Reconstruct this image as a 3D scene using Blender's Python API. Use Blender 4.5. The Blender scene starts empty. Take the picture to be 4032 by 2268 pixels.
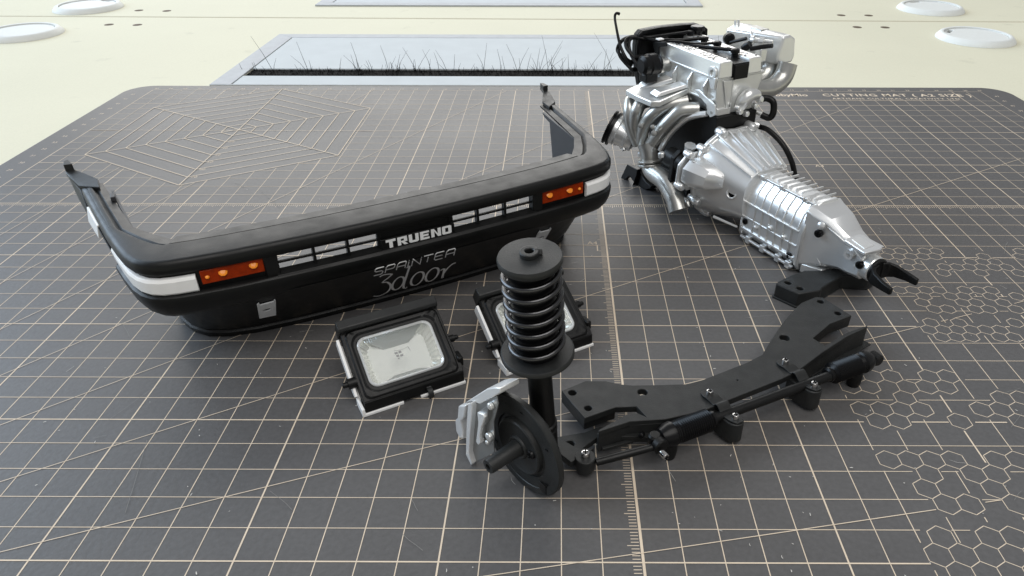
import bpy, math, random
from mathutils import Vector, Matrix, noise
from mathutils.geometry import delaunay_2d_cdt
random.seed(7)
sc = bpy.context.scene
CM = 0.01                       # all lengths below are centimetres; meshes are written in metres
R_ = math.radians
V = Vector
COL = sc.collection

# ------------------------------------------------------------------ camera
CAM_YAW, CAM_PITCH, CAM_ROLL = -2.1e-3, .5626, 1.9e-3
CAM_C, CAM_F, CAM_PX = V((-2.1372, -31.3052, 15.0341)), 2841.85, 170.88
_fw = V((math.sin(CAM_YAW)*math.cos(CAM_PITCH), math.cos(CAM_YAW)*math.cos(CAM_PITCH), -math.sin(CAM_PITCH)))
_rt = V((math.cos(CAM_YAW), -math.sin(CAM_YAW), 0)); _up = _rt.cross(_fw)
CR = math.cos(CAM_ROLL)*_rt + math.sin(CAM_ROLL)*_up
CU = -math.sin(CAM_ROLL)*_rt + math.cos(CAM_ROLL)*_up
cam = bpy.data.cameras.new('camera'); camo = bpy.data.objects.new('camera', cam); COL.objects.link(camo)
m = Matrix((CR, CU, -_fw)).transposed().to_4x4(); m.translation = CAM_C*CM
camo.matrix_world = m
cam.sensor_width = 36; cam.sensor_fit = 'HORIZONTAL'; cam.lens = CAM_F*36/4032
cam.shift_x = -CAM_PX/4032
cam.clip_start = .005; cam.clip_end = 50
sc.camera = camo

# ------------------------------------------------------------------ light
w = bpy.data.worlds.new('World'); sc.world = w; w.use_nodes = True
bg = w.node_tree.nodes['Background']; bg.inputs[0].default_value = (.97, .98, 1, 1); bg.inputs[1].default_value = .33
def area(name, loc, target, sx, sy, watts, col):
    l = bpy.data.lights.new(name, 'AREA'); l.shape = 'RECTANGLE'; l.size = sx; l.size_y = sy; l.energy = watts; l.color = col
    o = bpy.data.objects.new(name, l); COL.objects.link(o); o.location = loc
    o.rotation_euler = (V(target)-V(loc)).to_track_quat('-Z', 'Y').to_euler(); return o
area('window_light_back', (-.6, 3.2, 1.45), (0, 0, 0), 3.4, 2.2, 70, (1, .985, .95))
area('window_light_side', (-2.8, .8, 1.3), (-.1, -.05, 0), 2.8, 2.0, 92, (.66, .82, 1))
area('front_fill_light', (.3, -1.0, 1.9), (-.02, -.05, 0), 1.6, 1.6, 25, (1, .97, .93))  # added unseen fill, above and behind the camera, to brighten front faces
sc.view_settings.view_transform = 'Standard'; sc.view_settings.look = 'None'
sc.view_settings.exposure = 0; sc.view_settings.gamma = 1

# ------------------------------------------------------------------ pixel helpers (photo pixel + a known plane -> point, cm)
def ray(x, y): return _fw + CR*((x-2016-CAM_PX)/CAM_F) - CU*((y-1134)/CAM_F)
def uz(x, y, z=0.):
    d = ray(x, y); return CAM_C + d*((z-CAM_C.z)/d.z)
def upl(x, y, p0, n):
    d = ray(x, y); return CAM_C + d*((p0-CAM_C).dot(n)/d.dot(n))
def pj(P):
    d = V(P)-CAM_C; z = d.dot(_fw); return (2016+CAM_PX+CAM_F*d.dot(CR)/z, 1134-CAM_F*d.dot(CU)/z)
class Frame:
    def __init__(s, o, deg):
        s.o = V(o); s.a = R_(deg); s.x = V((math.cos(s.a), math.sin(s.a), 0)); s.y = V((-math.sin(s.a), math.cos(s.a), 0))
    def loc(s, P): d = P-s.o; return V((d.dot(s.x), d.dot(s.y), d.z))
    def w(s, q): q = V(q); return s.o + s.x*q.x + s.y*q.y + V((0, 0, q.z))
    def fx(s, p, X): return s.loc(upl(*p, s.w((X, 0, 0)), s.x))
    def fy(s, p, Y): return s.loc(upl(*p, s.w((0, Y, 0)), s.y))
    def fz(s, p, Z): return s.loc(uz(*p, Z))

# ------------------------------------------------------------------ materials
def mat(name, base, rough=.5, metal=0., spec=.5, var=0., vscale=300., bump=0., bscale=2500., coat=0., rvar=0., trans=0., ior=1.45):
    m = bpy.data.materials.new(name); m.use_nodes = True; nt = m.node_tree; b = nt.nodes['Principled BSDF']
    b.inputs['Base Color'].default_value = (*base, 1); b.inputs['Roughness'].default_value = rough
    b.inputs['Metallic'].default_value = metal; b.inputs['Specular IOR Level'].default_value = spec
    b.inputs['Coat Weight'].default_value = coat; b.inputs['Transmission Weight'].default_value = trans; b.inputs['IOR'].default_value = ior
    tc = nt.nodes.new('ShaderNodeTexCoord')
    def noi(sc_, det=4):
        n = nt.nodes.new('ShaderNodeTexNoise'); n.inputs['Scale'].default_value = sc_; n.inputs['Detail'].default_value = det
        nt.links.new(tc.outputs['Object'], n.inputs['Vector']); return n
    if var:
        n = noi(vscale); r = nt.nodes.new('ShaderNodeMapRange'); r.inputs[1].default_value = .3; r.inputs[2].default_value = .7
        r.inputs[3].default_value = 1-var; r.inputs[4].default_value = 1+var; nt.links.new(n.outputs['Fac'], r.inputs[0])
        mx = nt.nodes.new('ShaderNodeVectorMath'); mx.operation = 'SCALE'; mx.inputs[0].default_value = base
        nt.links.new(r.outputs[0], mx.inputs['Scale']); nt.links.new(mx.outputs[0], b.inputs['Base Color'])
    if rvar:
        n = noi(vscale*.6); r = nt.nodes.new('ShaderNodeMapRange'); r.inputs[1].default_value = .3; r.inputs[2].default_value = .7
        r.inputs[3].default_value = max(.03, rough-rvar); r.inputs[4].default_value = min(1, rough+rvar); nt.links.new(n.outputs['Fac'], r.inputs[0])
        nt.links.new(r.outputs[0], b.inputs['Roughness'])
    if bump:
        n = noi(bscale, 3); bp = nt.nodes.new('ShaderNodeBump'); bp.inputs['Strength'].default_value = bump; bp.inputs['Distance'].default_value = .0004
        nt.links.new(n.outputs['Fac'], bp.inputs['Height']); nt.links.new(bp.outputs['Normal'], b.inputs['Normal'])
    return m
BLACK = mat('satin black plastic', (.0045, .0047, .0047), .4, spec=.36, var=.15, bump=.12, bscale=4000, rvar=.06)
BLACKM = mat('matt black plastic', (.017, .018, .018), .46, spec=.45, var=.2, bump=.15, bscale=3500, rvar=.08)
GLOSSBLK = mat('black rubber hose', (.005, .005, .0055), .3, spec=.3)
DEEP = mat('painted cavity shade', (.003, .003, .003), .8, spec=.1)  # near-black that paints in the shade inside holes and slots
SILVER = mat('silver painted plastic', (.82, .83, .83), .28, metal=.72)
SILVERS = mat('smooth silver paint', (.84, .85, .84), .29, metal=.7)
STEEL = mat('dull steel paint', (.5, .5, .48), .3, metal=.8, var=.06, vscale=400, bump=.04, bscale=1500)
CHROME = mat('bright screw steel', (.62, .61, .6), .16, metal=1.)
SPRINGM = mat('chromed spring wire', (.085, .085, .088), .26, metal=1.)
WHITE = mat('white plastic', (.93, .93, .92), .35, var=.02)
DARKSIL = mat('silver with painted shade', (.3, .31, .31), .3, metal=.6)  # darkened silver, paints in the shade inside the caliper
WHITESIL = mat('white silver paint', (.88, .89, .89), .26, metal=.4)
PANELG = mat('black plastic with painted light', (.045, .046, .05), .5)  # black plastic lightened, side light put into the colour
GREYP = mat('bare grey plastic', (.62, .63, .64), .4, var=.06)
SILK = mat('white print', (.82, .83, .83), .5)
SILKG = mat('grey print', (.8, .8, .8), .5)
AMBER = mat('amber lens', (.30, .026, .001), .2, spec=.25, coat=0., var=.2, vscale=500)
AMBERB = mat('painted amber glint', (1., .30, .012), .3, metal=.0, coat=.25)  # bright orange puts the lamp glints into the colour
REFL = mat('headlamp reflector', (.92, .92, .88), .22, metal=.55, var=.03, bump=.04, bscale=700)
GREYM = mat('anodised aluminium', (.46, .48, .5), .6, metal=.1, spec=.25, var=.06, vscale=120)
PANEL = mat('pale grey flap', (.54, .58, .6), .62, spec=.2, var=.03, vscale=60)
GROM = mat('white cable cap', (.74, .76, .74), .5, spec=.3, var=.02)
BRIS = mat('brush bristle', (.004, .004, .004), .8, spec=.1)
HOLE = mat('dark plug', (.10, .07, .045), .8)
SEAM = mat('particle board edge', (.36, .26, .18), .8, var=.2, vscale=60)
INK = mat('tan printed line', (.70, .585, .45), .62, var=.08, vscale=140)
DUST = mat('dust', (.62, .6, .56), .9)
def glass_mat():
    m = bpy.data.materials.new('fluted clear lens'); m.use_nodes = True; nt = m.node_tree; nt.nodes.clear()
    o = nt.nodes.new('ShaderNodeOutputMaterial'); mx = nt.nodes.new('ShaderNodeMixShader'); t = nt.nodes.new('ShaderNodeBsdfTransparent'); g = nt.nodes.new('ShaderNodeBsdfGlossy')
    t.inputs[0].default_value = (.93, .95, .93, 1); g.inputs['Roughness'].default_value = .04
    tc = nt.nodes.new('ShaderNodeTexCoord'); wv = nt.nodes.new('ShaderNodeTexWave'); wv.inputs['Scale'].default_value = 420; wv.inputs['Distortion'].default_value = 1.5
    b = nt.nodes.new('ShaderNodeBump'); b.inputs['Strength'].default_value = .5; b.inputs['Distance'].default_value = .0006
    nt.links.new(tc.outputs['Object'], wv.inputs[0]); nt.links.new(wv.outputs['Fac'], b.inputs['Height']); nt.links.new(b.outputs[0], g.inputs['Normal'])
    mx.inputs[0].default_value = .17; nt.links.new(t.outputs[0], mx.inputs[1]); nt.links.new(g.outputs[0], mx.inputs[2]); nt.links.new(mx.outputs[0], o.inputs[0])
    return m
LENS = glass_mat()
def desk_mat():
    m = mat('cream laminate', (.69, .67, .525), .62, spec=.2, var=.0)
    nt = m.node_tree; b = nt.nodes['Principled BSDF']; tc = nt.nodes.new('ShaderNodeTexCoord')
    n1 = nt.nodes.new('ShaderNodeTexNoise'); n1.inputs['Scale'].default_value = 9; n1.inputs['Detail'].default_value = 3
    n2 = nt.nodes.new('ShaderNodeTexNoise'); n2.inputs['Scale'].default_value = 900; n2.inputs['Detail'].default_value = 2
    n3 = nt.nodes.new('ShaderNodeTexNoise'); n3.inputs['Scale'].default_value = 38; n3.inputs['Detail'].default_value = 5
    for n in (n1, n2, n3): nt.links.new(tc.outputs['Object'], n.inputs['Vector'])
    r3 = nt.nodes.new('ShaderNodeMapRange'); r3.inputs[1].default_value = .66; r3.inputs[2].default_value = .78; r3.inputs[3].default_value = 0; r3.inputs[4].default_value = .16
    nt.links.new(n3.outputs['Fac'], r3.inputs[0])
    a = nt.nodes.new('ShaderNodeMapRange'); a.inputs[3].default_value = .95; a.inputs[4].default_value = 1.05; nt.links.new(n1.outputs['Fac'], a.inputs[0])
    c = nt.nodes.new('ShaderNodeMapRange'); c.inputs[3].default_value = .93; c.inputs[4].default_value = 1.07; nt.links.new(n2.outputs['Fac'], c.inputs[0])
    mu = nt.nodes.new('ShaderNodeMath'); mu.operation = 'MULTIPLY'; nt.links.new(a.outputs[0], mu.inputs[0]); nt.links.new(c.outputs[0], mu.inputs[1])
    su = nt.nodes.new('ShaderNodeMath'); su.operation = 'SUBTRACT'; nt.links.new(mu.outputs[0], su.inputs[0]); nt.links.new(r3.outputs[0], su.inputs[1])
    vm = nt.nodes.new('ShaderNodeVectorMath'); vm.operation = 'SCALE'; vm.inputs[0].default_value = (.69, .67, .525)
    nt.links.new(su.outputs[0], vm.inputs['Scale']); nt.links.new(vm.outputs[0], b.inputs['Base Color'])
    return m
DESK = desk_mat()
def matm():
    m = mat('cutting mat vinyl', (.101, .0985, .0985), .46, spec=.42)
    nt = m.node_tree; b = nt.nodes['Principled BSDF']; tc = nt.nodes.new('ShaderNodeTexCoord')
    n1 = nt.nodes.new('ShaderNodeTexNoise'); n1.inputs['Scale'].default_value = 14; n1.inputs['Detail'].default_value = 6
    n2 = nt.nodes.new('ShaderNodeTexNoise'); n2.inputs['Scale'].default_value = 700; n2.inputs['Detail'].default_value = 3
    for n in (n1, n2): nt.links.new(tc.outputs['Object'], n.inputs['Vector'])
    a = nt.nodes.new('ShaderNodeMapRange'); a.inputs[3].default_value = .8; a.inputs[4].default_value = 1.2; nt.links.new(n1.outputs['Fac'], a.inputs[0])
    c = nt.nodes.new('ShaderNodeMapRange'); c.inputs[3].default_value = .8; c.inputs[4].default_value = 1.2; nt.links.new(n2.outputs['Fac'], c.inputs[0])
    mu = nt.nodes.new('ShaderNodeMath'); mu.operation = 'MULTIPLY'; nt.links.new(a.outputs[0], mu.inputs[0]); nt.links.new(c.outputs[0], mu.inputs[1])
    vm = nt.nodes.new('ShaderNodeVectorMath'); vm.operation = 'SCALE'; vm.inputs[0].default_value = (.101, .0985, .0985)
    nt.links.new(mu.outputs[0], vm.inputs['Scale']); nt.links.new(vm.outputs[0], b.inputs['Base Color'])
    rr = nt.nodes.new('ShaderNodeMapRange'); rr.inputs[1].default_value = .3; rr.inputs[2].default_value = .7; rr.inputs[3].default_value = .42; rr.inputs[4].default_value = .49; nt.links.new(n1.outputs['Fac'], rr.inputs[0]); nt.links.new(rr.outputs[0], b.inputs['Roughness'])
    bp = nt.nodes.new('ShaderNodeBump'); bp.inputs['Strength'].default_value = .25; bp.inputs['Distance'].default_value = .0003
    nt.links.new(n2.outputs['Fac'], bp.inputs['Height']); nt.links.new(bp.outputs[0], b.inputs['Normal'])
    return m
MATM = matm()

# ------------------------------------------------------------------ mesh builder
def frame_of(d):
    d = V(d).normalized(); a = V((0, 0, 1)) if abs(d.z) < .9 else V((1, 0, 0))
    x = a.cross(d).normalized(); return x, d.cross(x), d
def crom(pts, n=6):
    P = [V(p) for p in pts]; out = []
    for i in range(len(P)-1):
        a, b, c, d = P[max(i-1, 0)], P[i], P[i+1], P[min(i+2, len(P)-1)]
        for k in range(n):
            t = k/n; out.append(.5*((2*b)+(c-a)*t+(2*a-5*b+4*c-d)*t*t+(3*b-a-3*c+d)*t**3))
    out.append(P[-1]); return out
class MB:
    def __init__(s): s.v = []; s.f = []
    def add(s, vs, fs):
        n = len(s.v); s.v += [V(p) for p in vs]; s.f += [[i+n for i in f] for f in fs]; return s
    def loft(s, rings, closed=True, caps=True, wrap=False):
        n = len(rings[0]); vs = [p for r in rings for p in r]; fs = []; m = len(rings)
        for i in range(m if wrap else m-1):
            j = (i+1) % m
            for k in range(n if closed else n-1):
                l = (k+1) % n; fs.append([i*n+k, i*n+l, j*n+l, j*n+k])
        if caps and not wrap: fs += [list(range(n))[::-1], [(m-1)*n+k for k in range(n)]]
        return s.add(vs, fs)
    def obox(s, c, ax, ay, az):     # centre + half-extent vectors
        c, ax, ay, az = map(V, (c, ax, ay, az))
        vs = [c+i*ax+j*ay+k*az for k in (-1, 1) for i, j in ((-1, -1), (1, -1), (1, 1), (-1, 1))]
        return s.add(vs, [[3, 2, 1, 0], [4, 5, 6, 7], [0, 1, 5, 4], [1, 2, 6, 5], [2, 3, 7, 6], [3, 0, 4, 7]])
    def box(s, x0, x1, y0, y1, z0, z1): return s.obox(((x0+x1)/2, (y0+y1)/2, (z0+z1)/2), ((x1-x0)/2, 0, 0), (0, (y1-y0)/2, 0), (0, 0, (z1-z0)/2))
    def beam(s, p0, p1, wd, ht, up=(0, 0, 1)):
        p0, p1 = V(p0), V(p1); d = p1-p0; x = d.cross(V(up)).normalized(); u = x.cross(d).normalized()
        return s.obox((p0+p1)/2, d/2, x*wd/2, u*ht/2)
    def lathe(s, o, ax, prof, n=24, caps=True):
        x, y, d = frame_of(ax); o = V(o)
        rings = [[o+d*h+(x*math.cos(2*math.pi*k/n)+y*math.sin(2*math.pi*k/n))*max(r, 1e-4) for k in range(n)] for r, h in prof]
        return s.loft(rings, True, caps)
    def cyl(s, p0, p1, r0, r1=None, n=20):
        d = V(p1)-V(p0); return s.lathe(p0, d, [(r0, 0), (r0 if r1 is None else r1, d.length)], n)
    def tube(s, pts, rad, n=12, sub=6, flat=None):
        P = crom(pts, sub) if sub else [V(p) for p in pts]; m = len(P)
        rr = rad if isinstance(rad, (list, tuple)) else [rad, rad]
        t0 = (P[1]-P[0]).normalized(); x = frame_of(t0)[0]; rings = []
        for i, p in enumerate(P):
            t = (P[min(i+1, m-1)]-P[max(i-1, 0)]).normalized(); x = (x-t*x.dot(t)).normalized(); y = t.cross(x)
            u = i/(m-1)*(len(rr)-1); k = min(int(u), len(rr)-2); r = rr[k]+(rr[k+1]-rr[k])*(u-k)
            rings.append([p+(x*math.cos(2*math.pi*a/n)+y*math.sin(2*math.pi*a/n))*r for a in range(n)])
        return s.loft(rings)
    def prism(s, poly, ext, holes=()):   # planar 3D polygon extruded by a vector; holes = lists of points
        poly = [V(p) for p in poly]; ext = V(ext); n = len(poly)
        if not holes:
            return s.add(poly+[p+ext for p in poly], [list(range(n))[::-1], [n+i for i in range(n)]]+[[i, (i+1) % n, n+(i+1) % n, n+i] for i in range(n)])
        z = ext.normalized(); x, y, _ = frame_of(z); o = poly[0]
        loops = [poly]+[[V(q) for q in h] for h in holes]; P2 = []; ed = []
        for L in loops:
            b = len(P2); P2 += [V(((q-o).dot(x), (q-o).dot(y))) for q in L]; ed += [(b+i, b+(i+1) % len(L)) for i in range(len(L))]
        vo, eo, fo, *_ = delaunay_2d_cdt(P2, ed, [], 1, 1e-6)
        def inside(c, L):
            r = False
            for i in range(len(L)):
                a, b = L[i-1], L[i]
                if (a.y > c.y) != (b.y > c.y) and c.x < (b.x-a.x)*(c.y-a.y)/(b.y-a.y)+a.x: r = not r
            return r
        L2 = []; b = 0
        for L in loops: L2.append(P2[b:b+len(L)]); b += len(L)
        keep = []
        for f in fo:
            c = sum((vo[i] for i in f), V((0, 0)))/len(f)
            if inside(c, L2[0]) and not any(inside(c, h) for h in L2[1:]): keep.append(f)
        fo = keep
        b3 = [o+x*q.x+y*q.y for q in vo]; k = len(b3)
        s.add(b3+[p+ext for p in b3], [list(f)[::-1] for f in fo]+[[i+k for i in f] for f in fo])
        for L in loops:
            m_ = len(L); s.add(L+[p+ext for p in L], [[i, (i+1) % m_, m_+(i+1) % m_, m_+i] for i in range(m_)])
        return s
    def build(s, name, material, parent=None, bevel=0., smooth=32, seg=2, solid=0., kind=None):
        me = bpy.data.meshes.new(name); me.from_pydata([p*CM for p in s.v], [], s.f); me.validate()
        import bmesh
        bm = bmesh.new(); bm.from_mesh(me); bmesh.ops.remove_doubles(bm, verts=bm.verts, dist=1e-6); bmesh.ops.recalc_face_normals(bm, faces=bm.faces); bm.to_mesh(me); bm.free()
        me.materials.append(material)
        if smooth:
            for p in me.polygons: p.use_smooth = True
            me.set_sharp_from_angle(angle=R_(smooth))
        o = bpy.data.objects.new(name, me); COL.objects.link(o)
        if parent is not None: o.parent = parent
        if solid:
            md = o.modifiers.new('thickness', 'SOLIDIFY'); md.thickness = solid*CM; md.offset = -1
        if bevel:
            md = o.modifiers.new('bevel', 'BEVEL'); md.width = bevel*CM; md.segments = seg; md.limit_method = 'ANGLE'; md.angle_limit = R_(40); md.harden_normals = False
        if kind: o['kind'] = kind
        return o
def tag(o, label, cat, group=None):
    o['label'] = label; o['category'] = cat
    if group: o['group'] = group
    return o
def thing(name, label, cat, loc=(0, 0, 0), deg=0, group=None):
    o = bpy.data.objects.new(name, None); COL.objects.link(o); o.empty_display_size = .02
    o.location = V(loc)*CM; o.rotation_euler = (0, 0, R_(deg)); return tag(o, label, cat, group)
def ring(c, r, nrm, n=20, ph=0.):
    x, y, d = frame_of(nrm); return [V(c)+(x*math.cos(2*math.pi*k/n+ph)+y*math.sin(2*math.pi*k/n+ph))*r for k in range(n)]
def copy_tree(o, parent=None):
    c = o.copy(); COL.objects.link(c); c.parent = parent
    for ch in o.children: copy_tree(ch, c)
    return c
def screw(o, ax, r, parent, material=None, h=.12):
    x, y, d = frame_of(ax); o = V(o)
    b = MB().lathe(o, ax, [(r, -.1), (r, h*.55), (r*.86, h*.9), (r*.6, h)], 18).build('screw', material or CHROME, parent, smooth=40)
    c = MB(); t = o+d*(h+.004)
    for a, bb in ((x, y), (y, x)): c.obox(t, a*r*.62, bb*r*.15, d*.008)
    c.build('dark_cross', DEEP, b, smooth=0); return b  # raised dark cross painted as the shaded screw recess
# flat print: ribbons in a plane; pts in 2D mapped by f
def ribbon(mb, pts, wd, f, closed=False):
    P = [V(p) for p in pts]; n = len(P); L = []; Rr = []
    for i, p in enumerate(P):
        a = P[i-1] if (i or closed) else P[i]; b = P[(i+1) % n] if (i < n-1 or closed) else P[i]
        t = (b-a); t = t.normalized() if t.length > 1e-9 else V((1, 0)); nn = V((-t.y, t.x))*wd/2
        if 0 < i < n-1 or closed:
            t1 = (p-a).normalized(); cs = max(.5, abs(V((-t1.y, t1.x)).dot(nn.normalized()))); nn = nn/cs
        L.append(f(p+nn)); Rr.append(f(p-nn))
    k = len(L); vs = L+Rr; fs = [[i, i+1, k+i+1, k+i] for i in range(k-1)]
    if closed: fs.append([k-1, 0, k, 2*k-1])
    mb.add(vs, fs)
def nib(mb, pts, nv, f):
    P = [V(p) for p in pts]; nv = V(nv); k = len(P)
    mb.add([f(p+nv) for p in P]+[f(p-nv) for p in P], [[i, i+1, k+i+1, k+i] for i in range(k-1)])
def arc(cx, cy, rx, ry, a0, a1, n=14): return [(cx+rx*math.cos(R_(a0+(a1-a0)*i/n)), cy+ry*math.sin(R_(a0+(a1-a0)*i/n))) for i in range(n+1)]
def text_mesh(mb, s, h, f, align='LEFT', spacing=1.0, bold=0.):
    cu = bpy.data.curves.new('t', 'FONT'); cu.body = s; cu.size = 1; cu.align_x = align; cu.space_character = spacing; cu.offset = bold; cu.resolution_u = 2
    o = bpy.data.objects.new('t', cu); COL.objects.link(o); dg = bpy.context.evaluated_depsgraph_get(); me = bpy.data.meshes.new_from_object(o.evaluated_get(dg))
    mb.add([f(V((v.co.x*h, v.co.y*h))) for v in me.vertices], [list(p.vertices) for p in me.polygons])
    bpy.data.objects.remove(o); bpy.data.curves.remove(cu); bpy.data.meshes.remove(me)

# ================================================================== the setting: two desks end to end
DZ = -.3
sa, sb = uz(0, 63, DZ), uz(3500, 83, DZ)
sd = (sb-sa); seam_y = lambda x: sa.y+(x-sa.x)*sd.y/sd.x
dk = MB().prism([(-150, -60, DZ-2.5), (150, -60, DZ-2.5), (150, seam_y(150)-.14, DZ-2.5), (-150, seam_y(-150)-.14, DZ-2.5)], (0, 0, 2.5)).build('desk_top', DESK, bevel=.08)
dk['kind'] = 'structure'
dk2 = MB().prism([(-150, seam_y(-150)+.14, DZ-2.5), (150, seam_y(150)+.14, DZ-2.5), (150, 160, DZ-2.5), (-150, 160, DZ-2.5)], (0, 0, 2.5)).build('desk_top', DESK, bevel=.08)
dk2['kind'] = 'structure'
ed = MB().prism([(-149, seam_y(-149)-.135, DZ-2.4), (149, seam_y(149)-.135, DZ-2.4), (149, seam_y(149)+.135, DZ-2.4), (-149, seam_y(-149)+.135, DZ-2.4)], (0, 0, 2.34)).build('edge_band', SEAM, dk, smooth=0)
for i, p in enumerate([(547, 41), (657, 43), (429, 97), (541, 98), (3312, 60), (3420, 61), (3375, 107), (3485, 108)]):
    q = uz(*p, DZ); far = q.y > seam_y(q.x)
    h = MB(); h.lathe(q-V((0, 0, .1)), (0, 0, 1), [(.42, 0), (.42, .106), (.36, .112), (.05, .109)], 14)
    h.build('screw_hole', HOLE, dk2 if far else dk, smooth=40)

# round cable caps
def grommet(c, label, notch):
    t = thing('cable_grommet', label, 'cable grommet', (c.x, c.y, DZ), 0, 'round white cable caps in the desks')
    MB().lathe((0, 0, 0), (0, 0, 1), [(3.25, 0.005), (3.22, .12), (2.95, .42), (2.75, .5), (2.62, .46), (2.6, .2), (2.5, .2)], 64, caps=False).build('rim', GROM, t, smooth=50)
    ld = MB(); a0 = R_(notch); pts = []
    for k in range(61):
        a = a0+R_(15)+(2*math.pi-R_(30))*k/60; pts.append((2.56*math.cos(a), 2.56*math.sin(a), .1))
    pts += [(2.1*math.cos(a0-R_(17)), 2.1*math.sin(a0-R_(17)), .1), (2.1*math.cos(a0+R_(17)), 2.1*math.sin(a0+R_(17)), .1)]
    ld.prism(pts, (0, 0, .26)); ld.build('lid', GROM, t, bevel=.05)
    MB().lathe((0, 0, 0), (0, 0, 1), [(2.58, .02), (2.58, .06)], 40).build('cable_hole', DEEP, t, smooth=0)
    return t
g = uz(3842, 130, DZ+.4); grommet(V((34.7, 34.4, 0)), 'round white cable cap in the near cream desk, to the right of the engine', 140)
grommet(V((-49.9, 35.2, 0)), 'round white cable cap in the near cream desk, far left of the bumper', 250)
grommet(V((36.2, 46.9, 0)), 'round white cable cap in the far desk beyond the seam, on the engine side', 110)
grommet(V((-50.3, 46.6, 0)), 'round white cable cap in the far desk beyond the seam, on the bumper side', 70)

# flush cable hatches with brush strip
def hatch(x0, x1, y0, y1, label, flip):
    t = thing('cable_hatch', label, 'cable hatch', (x0, y0, DZ), 0, 'flush cable hatches in the desks')
    W, D = x1-x0, y1-y0; s = lambda y: D-y if flip else y
    def bx(name, a, b, c, d, z0, z1, m, par=t, bev=.04):
        c, d = sorted((s(c), s(d))); return MB().box(a, b, c, d, z0, z1).build(name, m, par, bevel=bev)
    fw = 1.5
    for nm, poly in (('frame_side', [(0, 0), (W, 0), (W-fw, .12), (fw, .12)]), ('frame_side', [(0, D), (W, D), (W-fw, D-1.25), (fw, D-1.25)]),
                     ('frame_side', [(0, 0), (fw, .12), (fw, D-1.25), (0, D)]), ('frame_side', [(W, 0), (W-fw, .12), (W-fw, D-1.25), (W, D)])):
        MB().prism([(a, s(b), .002) for a, b in poly], (0, 0, .16)).build(nm, GREYM, t, bevel=.03)
    bx('front_panel', fw+.05, W-fw-.05, .16, 2.35, .004, .13, PANEL)
    bx('slot', fw+.05, W-fw-.05, 2.35, 4.2, .003, .02, DEEP, bev=0)  # flat near-black strip, the slot's depth is painted shade
    bx('flap', fw+.08, W-fw-.08, 4.2, D-1.3, .004, .15, PANEL)
    br = MB(); rnd = random.Random(3 if flip else 5)
    def bristle(x, y, h, lean, leany):
        p = [V((x, s(y), .02)), V((x+lean*.4*h+rnd.uniform(-.05, .05), s(y+leany*.4*h), h*.5)), V((x+lean*h, s(y+leany*h), h))]
        ax = .017
        br.loft([[q+V((ax*k*c, ax*k*d, 0)) for c, d in ((1, 0), (-.5, .87), (-.5, -.87))] for q, k in zip(p, (1.2, 1, .5))])
    for i in range(1500): bristle(rnd.uniform(fw+.1, W-fw-.1), rnd.uniform(2.5, 4.1), rnd.uniform(.06, .2), rnd.uniform(-.8, .8), rnd.uniform(-.6, .6))
    n = 0
    while n < 130:
        x = rnd.uniform(fw-.6, W-fw-.1)
        if noise.noise(V((x*.35, 3.3, flip*9))) < rnd.uniform(-.45, .25): continue
        h = rnd.expovariate(1/.55)+.25
        if rnd.random() < .1: h += 1.2
        h = min(h, 3.0); lean = rnd.gauss(0, .38); bristle(x, rnd.uniform(3.5, 4.2), h, lean, rnd.uniform(-.1, .3)); n += 1
        if rnd.random() < .45: bristle(x+lean*.2*h, 4.0, h*rnd.uniform(.4, .8), lean+rnd.choice((-.55, .55)), .1)
    o = br.build('brush', BRIS, t, smooth=0, kind='stuff')
    return t
hatch(-26.9, 12.9, 19.75, 35.0, 'flush aluminium cable hatch with black brush strip, right behind the cutting mat', False)
hatch(-27.4, 13.0, 47.9, 62.5, 'flush pale cable hatch in the far desk, beyond the seam', True)

# ================================================================== cutting mat
MX0, MX1, MY0, MY1 = -31.85, 28.95, -26.2, 19.0
mt = thing('cutting_mat', 'large dark grey cutting mat with tan centimetre grid, on the cream desk', 'cutting mat', (0, 0, DZ))
mp = []
for cx, cy, a0 in ((MX1-1.7, MY1-1.7, 0), (MX0+1.7, MY1-1.7, 90), (MX0+1.7, MY0+1.7, 180), (MX1-1.7, MY0+1.7, 270)):
    mp += [(cx+1.7*math.cos(R_(a0+k*9)), cy+1.7*math.sin(R_(a0+k*9)), .002) for k in range(11)]
MB().prism(mp, (0, 0, .298)).build('sheet', MATM, mt, bevel=.04)
PZ = .303
F = lambda p: V((p[0], p[1], PZ))
FL = [.303]
Fz = lambda p: V((p[0], p[1], FL[0]))
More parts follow.
